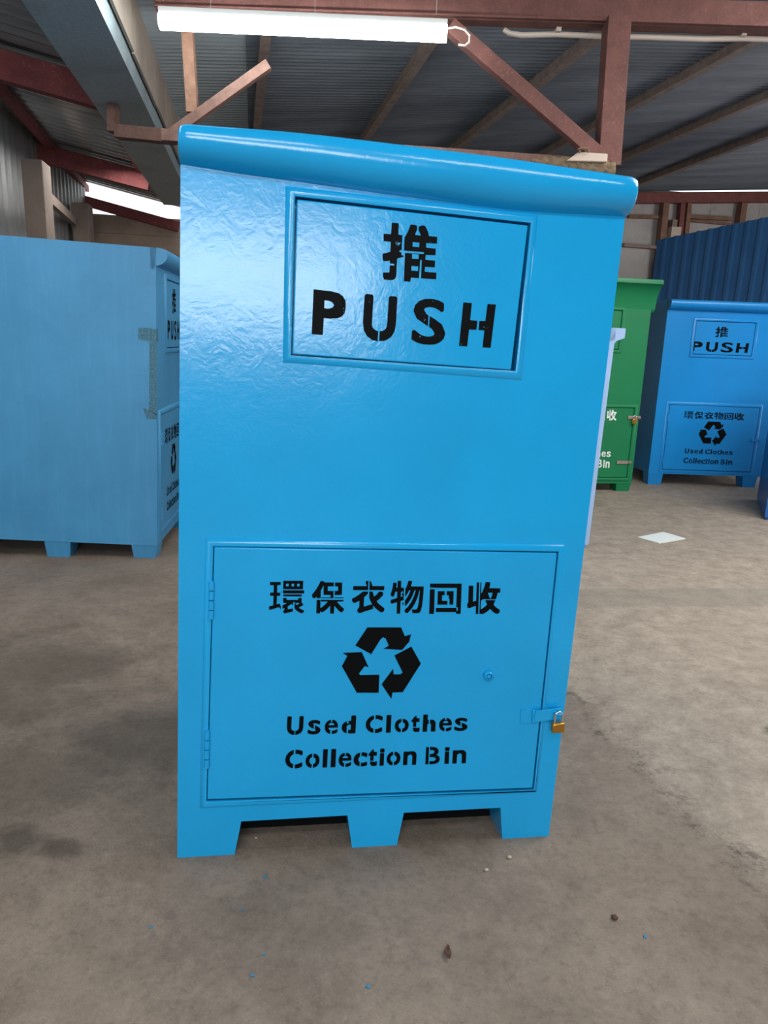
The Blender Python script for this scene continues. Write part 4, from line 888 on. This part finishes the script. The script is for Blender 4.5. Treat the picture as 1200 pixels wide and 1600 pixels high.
main = empty('clothes_bin', MAIN)
tag(main, 'big glossy blue clothes collection bin standing alone in front', 'bin')
out_px = [(277, 1342), (366.5, 1336), (377, 1283.4), (543, 1274), (550, 1323), (620, 1319), (631, 1270), (782, 1262), (785, 1308), (857.5, 1305), (977, 337), (282, 256)]
outline = [fm(*p) for p in out_px]
outline = [(u, 0.0 if i in (0, 1, 4, 5, 8, 9) else w) for i, (u, w) in enumerate(outline)]
seam_pts = [fm(*p) for p in ((282, 256), (330, 265), (380, 273), (480, 286), (554, 297), (640, 308), (720, 318), (780, 327), (850, 332), (902, 334.5), (978, 338))]
top_pts = [fm(x, y, -0.035) for x, y in ((281, 192), (400, 200), (480, 206.6), (560, 216), (642, 226), (720, 236), (780, 243), (850, 254), (910, 263), (968, 272), (1000, 277))]
seam_f = lambda u: smooth_list(seam_pts, u)
top_f = lambda u: smooth_list(top_pts, u)
DEPTH = 0.9
# shell: front outline pushed back, then pockets for the flap and the door
tl, tr = outline[-1], outline[-2]
low = min(p[1] for p in seam_pts) - 0.012
body_outline = outline[:-2] + [(u, seam_f(u) + 0.004) for u in [tr[0] + (tl[0] - tr[0]) * i / 16 for i in range(17)]]
bm = bmesh.new(); rounded_prism(bm, body_outline, 0.0, DEPTH)
bmesh.ops.recalc_face_normals(bm, faces=bm.faces[:])
es = [e for e in bm.edges if abs(e.verts[0].co.y - e.verts[1].co.y) > 0.5 and (e.verts[0].co.x < 0.02 or e.verts[0].co.x > 0.9) and 0.5 < e.verts[0].co.z]
body = link('body', bm, M['blue'], main)
flap_open = q4((454, 555.5), (804.5, 580), (828, 349), (461, 307.5))
flap_pan = q4((456.5, 553.5), (799, 578.4), (825.5, 352), (464, 311), v=VF)
flap_out = q4((441, 567), (816, 595), (841.5, 334), (445.5, 290))
door_open = q4((322.6, 1250.4), (833, 1232.6), (871.5, 861), (333.6, 852.5))
door_pan = q4((323.4, 1249.8), (832.6, 1231.8), (871.0, 864.2), (334.6, 855), v=VF)
door_out = q4((311, 1263), (839.5, 1238), (883, 851), (320.5, 839.5))
carve(body, [(flap_open, 0.05), (door_open, 0.05)])
bm = bmesh.new(); ring(bm, flap_out, flap_open, 0.0085, 0.010, 0.03)
link('flap_frame', bm, M['blue'], main, smooth=50)
bm = bmesh.new(); ring(bm, door_out, door_open, 0.0078, 0.008, 0.03)
link('door_frame', bm, M['blue'], main, smooth=50)
bm = bmesh.new(); hood_mesh(bm, min(tl[0], seam_pts[0][0]) - 0.001, tr[0] + 0.002, seam_f, top_f, 0.055, DEPTH, end_round=0.018)
link('hood', bm, M['blue'], main, smooth=50)
flap = panel('push_flap', flap_pan, VF, 0.016, M['blue'], main)
put_letters(('tui',), VF, M['black_worn'], flap)
put_letters(('push',), VF, M['black_worn'], flap)
door = panel('door', door_pan, VF, 0.016, M['blue'], main)
for g_ in ('hanzi', 'used', 'coll'): put_letters((g_,), VF, M['black'], door)
put_letters(('arrows',), VF, M['black'], door, 'recycling_symbol')
hinge(door, fm(330.5, 935)[0], fm(330, 965)[1], fm(330, 905)[1], M['blue'])
hinge(door, fm(324, 1165)[0], fm(324, 1196)[1], fm(324, 1137)[1], M['blue'])
u, w = fm(762, 1054, VF)
bm = bmesh.new(); lathe_y(bm, [(0.0001, VF - 0.012), (0.005, VF - 0.012), (0.0055, VF - 0.006), (0.0075, VF - 0.006), (0.0078, VF - 0.014), (0.0095, VF - 0.014), (0.0125, VF - 0.011), (0.0135, VF - 0.007), (0.0135, VF + 0.004)], u, w)
link('lock_cylinder', bm, M['blue'], door, smooth=40)
# hasp: leaf on the door, strap over the frame, staple
hs = empty('hasp', Matrix()); hs.parent = main; hs.matrix_parent_inverse = Matrix()
qa = q4((812.5, 1129), (831, 1129), (832, 1108), (813.5, 1108), v=VF)
qb = q4((834, 1128), (872, 1122.5), (878, 1105), (836, 1109.5), v=-0.014)
bm = bmesh.new(); rounded_prism(bm, qa, VF - 0.003, VF + 0.002)
link('leaf', bm, M['blue'], hs, bev=0.0008)
bm = bmesh.new(); rounded_prism(bm, qb, -0.018, -0.0145)
ua, wa = fm(833, 1129, -0.012); ub, wb = fm(834, 1108, -0.012)
tube(bm, [(ua, -0.013, wa), (ub, -0.013, wb)], 0.004, 8)
link('strap', bm, M['blue'], hs, bev=0.0008)
us, ws = fm(866, 1114, -0.016)
bm = bmesh.new(); tube(bm, [(us, 0.002, ws + 0.004), (us, -0.026, ws + 0.004), (us + 0.004, -0.034, ws + 0.004), (us + 0.010, -0.034, ws + 0.004), (us + 0.014, -0.026, ws + 0.004), (us + 0.014, 0.002, ws + 0.004)], 0.003, 8)
link('staple', bm, M['blue'], hs, smooth=60)
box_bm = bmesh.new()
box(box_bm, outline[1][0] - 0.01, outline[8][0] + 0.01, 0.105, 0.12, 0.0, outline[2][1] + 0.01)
link('dark_gap_panel', box_bm, M['dark'], main)  # near-black panel added behind the arches to darken the gap under the bin
pl = local(MAIN, 873, 1130.5, -0.034)
Mp = MAIN @ Matrix.Translation((pl.x, -0.030, pl.z))
padlock(Mp @ Matrix.Rotation(math.radians(-3), 4, 'Y'), 0.034, 0.026, 0.030, 'small brass padlock on the hasp of the big blue front bin', None)

# ------------------------------------------------------------------ the other bins
def simple_bin(name, label, Mx, W, D, H0, H1, paint, feet_w, group=None, prot=0.055, flap=None, door=None, letters=None, lm=None, prof=None, feet=None, hinges=True, side_over=0.0, rear_rise=0.0, door_h=0.012, stretch=None):
    """H0: height of the seam under the hood, H1: top. flap / door: (u0, u1, w0, w1) of the opening"""
    root = empty(name, Mx); tag(root, label, 'bin', group)
    bm = bmesh.new()
    box(bm, 0, W, 0, D, feet_w, H0 + 0.004 if side_over else H1)
    body = link('body', bm, paint, root)
    cuts = []
    R = lambda r: [(r[0], r[2]), (r[1], r[2]), (r[1], r[3]), (r[0], r[3])]
    if flap: cuts.append((R(flap), 0.05))
    if door: cuts.append((R(door), 0.05))
    if cuts: carve(body, cuts)
    for fu, fv in (feet or [(0.075, 0.075), (W / 2, 0.075), (W - 0.075, 0.075), (0.075, D / 2), (W - 0.075, D / 2), (0.075, D - 0.075), (W - 0.075, D - 0.075)]):
        b = bmesh.new(); foot(b, fu, fv, -rear_rise * fv, feet_w + 0.002, 0.073, 0.062); link('foot', b, paint, root)
    bm = bmesh.new(); hood_mesh(bm, -side_over, W + side_over, lambda u: H0, lambda u: H1, prot, D if side_over else 0.03, back_drop=0.02 if side_over else 0.0005, n=8, prof=prof, end_round=0.006 if side_over else 0.002, end_low=0.02 if side_over else 0.0)
    link('hood', bm, paint, root, smooth=50)
    parts = {}
    for nm, r, key in (('flap_frame', flap, 'push_flap'), ('door_frame', door, 'door')):
        if not r: continue
        q = R(r)
        bm = bmesh.new(); ring(bm, quad_inset(q, -0.03), q, 0.012 if nm == 'flap_frame' else door_h, 0.009, 0.03)
        link(nm, bm, paint, root, smooth=50)
        parts[key] = panel(key, quad_inset(q, 0.005), VF, 0.016, paint, root)
    if letters:
        for key, names in (('push_flap', ('tui', 'push')), ('door', ('hanzi', 'used', 'coll'))):
            for n_ in names:
                if key in parts and n_ in letters: put_letters((n_,), VF, lm, parts[key], to=letters, stretch=stretch)
        if 'arrows' in letters: put_letters(('arrows',), VF, lm, parts['door'], 'recycling_symbol', to=letters)
    if door and hinges:
        for k in (0.15, 0.8):
            w = door[2] + (door[3] - door[2]) * k
            hinge(parts['door'], door[0] - 0.004, w - 0.035, w + 0.035, paint)
    return root, parts
def lbox(Mx, x0, y0, x1, y1, v=VF):
    a, b = local(Mx, x0, y0, v), local(Mx, x1, y1, v); return (a.x, b.x, b.z, a.z)
def hasp_on(parent, u, w, m, L=0.09):
    bm = bmesh.new(); box(bm, u - L * 0.5, u + L * 0.5, -0.018, -0.013, w - 0.014, w + 0.014)
    tube(bm, [(u + L * 0.3, 0.0, w), (u + L * 0.3, -0.03, w), (u + L * 0.45, -0.03, w), (u + L * 0.45, 0.0, w)], 0.004, 6)
    return link('hasp', bm, m, parent, bev=0.001)

# far right blue bin
RB = frame(on_floor(1011, 757), 0.03, 0.015)
tl_ = local(RB, 1041, 484); br_ = local(RB, 1190, 745)
Wr = br_.x; H0r = tl_.z; H1r = local(RB, 1052, 467, -0.05).z
fr_ = lbox(RB, 1088, 501, 1174, 557, 0.0); dr_ = lbox(RB, 1046, 632, 1172, 738, 0.0)
Lr = {'tui': lbox(RB, 1120, 510, 1136, 527.5), 'push': lbox(RB, 1082, 533, 1167, 552), 'hanzi': lbox(RB, 1070, 642, 1161.5, 657), 'arrows': lbox(RB, 1093, 658, 1132.5, 697.5), 'used': lbox(RB, 1070.5, 700.5, 1144.5, 711), 'coll': lbox(RB, 1068.5, 715, 1143.5, 726.5)}
_, pr = simple_bin('clothes_bin', 'clean blue clothes collection bin before the blue sheet fence', RB, Wr, 0.95, H0r, H1r, M['blue_back'], br_.z if br_.z > 0.03 else 0.08, prot=0.07, flap=fr_, door=dr_, letters=Lr, lm=M['black'], door_h=0.0072, stretch={'push': 1.18, 'hanzi': 1.08, 'tui': 1.1},
    feet=[(0.075, 0.075), (Wr - 0.11, 0.075), (0.075, 0.85), (Wr - 0.11, 0.85)])
hasp_on(pr['door'], dr_[1] + 0.0, (dr_[2] + dr_[3]) / 2, M['blue_back'])

# green bin
gc = on_floor(985, 768); GY = 0.15
Wg = 1.02
GB_M = frame(gc - V((math.cos(GY), math.sin(GY), 0)) * Wg, GY, 0.01)
H1g = local(GB_M, 1028, 437, -0.09).z; H0g = local(GB_M, 1012, 484).z
cove = [(0.0, 0.0), (-0.04, 0.18), (-0.14, 0.38), (-0.34, 0.58), (-0.62, 0.74), (-0.94, 0.84), (-1.0, 0.85), (-1.0, 0.98), (-0.97, 1.0), (0.3, 1.0)]
fg = lbox(GB_M, 905, 482, 966, 547, 0.0); dg_ = lbox(GB_M, 850, 634, 979, 747, 0.0)
fg = (0.22, fg[1], fg[2], fg[3]); dg_ = (0.08, dg_[1], dg_[2], dg_[3])
sg = local(GB_M, 963, 655, VF); hz = (local(GB_M, 861, 648, VF).x, sg.x, local(GB_M, 956, 657, VF).z, local(GB_M, 956, 640, VF).z)
ug = local(GB_M, 954, 714, VF); cg = local(GB_M, 952, 731, VF)
Lg = {'hanzi': hz, 'used': (local(GB_M, 866, 708, VF).x, ug.x, ug.z, local(GB_M, 954, 702, VF).z), 'coll': (local(GB_M, 872, 724, VF).x, cg.x, cg.z, local(GB_M, 952, 717, VF).z)}
_, pg = simple_bin('clothes_bin', 'green clothes bin with white lettering at the back', GB_M, Wg, 0.95, H0g, H1g, M['green'], 0.075, prot=0.10, flap=fg, door=dg_, letters=Lg, lm=M['white'], prof=cove, side_over=0.035)
hg = local(GB_M, 986, 652, 0)
hasp_on(pg['door'], dg_[1], hg.z, M['purlin'], 0.12)
hg2 = local(GB_M, 970, 722, 0)
hasp_on(pg['door'], dg_[1] - 0.05, hg2.z, M['purlin'], 0.14)
pk = local(GB_M, 991.5, 655, -0.03)
padlock(GB_M @ Matrix.Translation((pk.x, -0.032, pk.z)), 0.042, 0.042, 0.03, 'brass padlock on the upper hasp of the green bin')

# left bin, seen from its side
LM = frame(on_floor(246, 873), math.radians(90 + 5.0), -0.033)
Wl, Dl = 0.84, 1.25
H1l = local(LM, 243, 387, 0.0, 0).z; H0l = H1l - 0.09
fl_ = (0.22, 0.64, local(LM, 252, 528, 0.0, 0).z - 0.06, H0l - 0.05)
dl_ = (0.06, 0.79, 0.16, 0.83)
def sub(r, a, b, c, d): return (r[0] + (r[1] - r[0]) * a, r[0] + (r[1] - r[0]) * b, r[2] + (r[3] - r[2]) * c, r[2] + (r[3] - r[2]) * d)
Ll = {'tui': sub(fl_, .37, .62, .52, .9), 'push': sub(fl_, .08, .88, .12, .42), 'hanzi': sub(dl_, .16, .82, .72, .86), 'arrows': sub(dl_, .37, .60, .38, .68), 'used': sub(dl_, .22, .72, .24, .33), 'coll': sub(dl_, .22, .72, .1, .19)}
lroot_, pll = simple_bin('clothes_bin', 'faded blue clothes bin at left with grey repair patches', LM, Wl, Dl, H0l, H1l, M['blue_old'], 0.078, prot=0.06, flap=fl_, door=dl_, letters=Ll, lm=M['black'],
    feet=[(0.075, 0.075), (Wl - 0.075, 0.075), (0.075, 0.56), (Wl - 0.075, 0.56), (0.075, 1.05), (Wl - 0.075, 1.05)], rear_rise=0.033)
hasp_on(pll['door'], dl_[1], 0.5, M['chrome'])
pm = LM @ Matrix.Translation((dl_[1] + 0.02, -0.03, 0.475))
padlock(pm, 0.034, 0.03, 0.03, 'small padlock on the door of the faded left bin')
def patch(pxs, front_ext=0.0):
    """bare patch on the side panel, wrapped on to the front by front_ext"""
    bm = bmesh.new()
    P3 = [local(LM, x, y, -0.0012, 0) for x, y in pxs]
    A3 = [bm.verts.new((-0.0012, max(p.y, -0.001), p.z)) for p in P3]
    B3 = [bm.verts.new((0.0, max(p.y, -0.001), p.z)) for p in P3]
    bm.faces.new(A3); bm.faces.new(B3[::-1])
    for i in range(len(A3)): bm.faces.new([A3[i], B3[i], B3[(i + 1) % len(A3)], A3[(i + 1) % len(A3)]])
    if front_ext:
        zs = [p.z for p in P3]; box(bm, -0.0012, front_ext, -0.0012, 0.0, min(zs), max(zs))
    link('repair_patch', bm, M['patch'], lroot_)['label'] = 'bare grey repair patch'
patch([(216, 530), (232, 533), (247.5, 533), (247.5, 515), (230, 512), (216, 512)], 0.04)
patch([(233, 640), (246.5, 650), (247.5, 533), (233.5, 533)], 0.0)
patch([(229, 654), (246.5, 655), (246.5, 648), (234, 640), (223, 637)], 0.0)

# pale bin hidden behind the front bin, its side edge and hood showing
PM = frame(on_floor(919, 856), math.radians(90 + 3.0), -0.02)
H1p = local(PM, 958, 512, 0.0, 0).z
simple_bin('clothes_bin', 'low pale blue bin almost hidden behind the front bin', PM, 0.9, 0.95, H1p - 0.06, H1p, M['blue_pale'], 0.02, prot=0.06, rear_rise=0.02,
           prof=[(0.0, -0.6), (-0.2, -0.3), (-0.9, 0.0), (-1.0, 0.03), (-1.0, 0.97), (-0.97, 1.0), (0.3, 1.0)])
# bin cut by the right border
EM = frame(on_floor(1194, 812), -0.40, 0.0)
simple_bin('clothes_bin', 'deep blue bin cut off by the right border of the photo', EM, 1.1, 0.85, 1.2, 1.3, M['blue_deep'], 0.02, prot=0.05)

# ------------------------------------------------------------------ small things on the floor
def drop(px, py):
    p = on_floor(px, py); p.z = floor_z(p.x, p.y)
    q = on_floor(px, py, p.z); q.z = floor_z(q.x, q.y); return q
p4 = [drop(*q) for q in ((996, 841), (1030, 850), (1071, 843), (1036, 833))]
bm = bmesh.new()
t0 = [bm.verts.new(p + ZU * 0.001) for p in p4]; t1 = [bm.verts.new(p + ZU * 0.010) for p in p4]
bm.faces.new(t0[::-1]); bm.faces.new(t1)
for i in range(4): bm.faces.new([t0[i], t0[(i + 1) % 4], t1[(i + 1) % 4], t1[i]])
tag(link('floor_tile', bm, M['tile'], bev=0.001), 'loose white square tile lying on the concrete at right', 'tile')
spots = [(236, 1450, 'beside the dark stain at lower left'), (377, 1423, 'below the left foot of the front bin'), (414, 1371, 'below the left arch of the front bin'),
         (412, 1492, 'between the other chips below the left foot'), (395, 1525, 'nearest the bottom border, left of centre'), (575, 1543, 'alone near the bottom border, at the middle'),
         (1008, 1464, 'alone on the lower right concrete')]
for px, py, where in spots:
    p = drop(px, py); bm = bmesh.new()
    n = 6; r = random.uniform(0.004, 0.007); a0 = random.random() * 6
    R_ = [r * random.uniform(0.5, 1.2) for _ in range(n)]
    lo = [bm.verts.new((R_[i] * math.cos(a0 + i * PI / 3), R_[i] * 0.8 * math.sin(a0 + i * PI / 3), 0.0006)) for i in range(n)]
    hi = [bm.verts.new((v.co.x * 0.95, v.co.y * 0.95, 0.0024 + 0.001 * (i % 2))) for i, v in enumerate(lo)]
    bm.faces.new(lo[::-1]); bm.faces.new(hi)
    for i in range(n): bm.faces.new([lo[i], lo[(i + 1) % n], hi[(i + 1) % n], hi[i]])
    o = tag(link('paint_chip', bm, M['flake']), 'tiny blue paint chip on the floor ' + where, 'paint chip', 'paint chips on the floor'); o.location = p
def pebble(px, py, r, m, label, name='pebble', cat='stone', flatk=0.6):
    p = drop(px, py); bm = bmesh.new()
    bmesh.ops.create_icosphere(bm, subdivisions=2, radius=r)
    for v in bm.verts: v.co = V((v.co.x * random.uniform(.85, 1.2), v.co.y * random.uniform(.7, 1.1), v.co.z * flatk * random.uniform(.9, 1.1)))
    mn = min(v.co.z for v in bm.verts)
    for v in bm.verts: v.co.z -= mn
    o = tag(link(name, bm, m, smooth=60), label, cat); o.location = p
pebble(760, 1360, 0.006, M['stone'], 'tiny pale pebble in front of the right foot of the front bin')
pebble(796, 1340, 0.006, M['stone'], 'pale pebble just under the right foot of the front bin')
pebble(400, 1310, 0.004, M['stone'], 'tiny white crumb under the left arch of the front bin')
pebble(960, 1435, 0.008, M['leaf'], 'dark crumb on the lower right concrete', 'crumb')
# dry leaf
p = drop(695, 1492); bm = bmesh.new()
L0 = []
for i in range(9):
    t = i / 8; w = 0.008 * math.sin(PI * min(1, t * 1.05 + 0.02)); z = 0.002 + 0.006 * (t - 0.5) ** 2 * 4
    x = 0.016 - 0.010 * t + 0.012 * t * t; y = -0.016 + 0.032 * t
    L0.append([bm.verts.new((x - w, -y, z + 0.005)), bm.verts.new((x, -y, z)), bm.verts.new((x + w, -y, z + 0.004))])
for a, b in zip(L0, L0[1:]):
    for k in range(2): bm.faces.new([a[k], a[k + 1], b[k + 1], b[k]])
o = link('dry_leaf', bm, M['leaf'], smooth=60); sd = o.modifiers.new('thickness', 'SOLIDIFY'); sd.thickness = 0.0008
o.location = p - V((0.008, 0, 0)); tag(o, 'curled dry brown leaf on the floor below the bin', 'leaf')
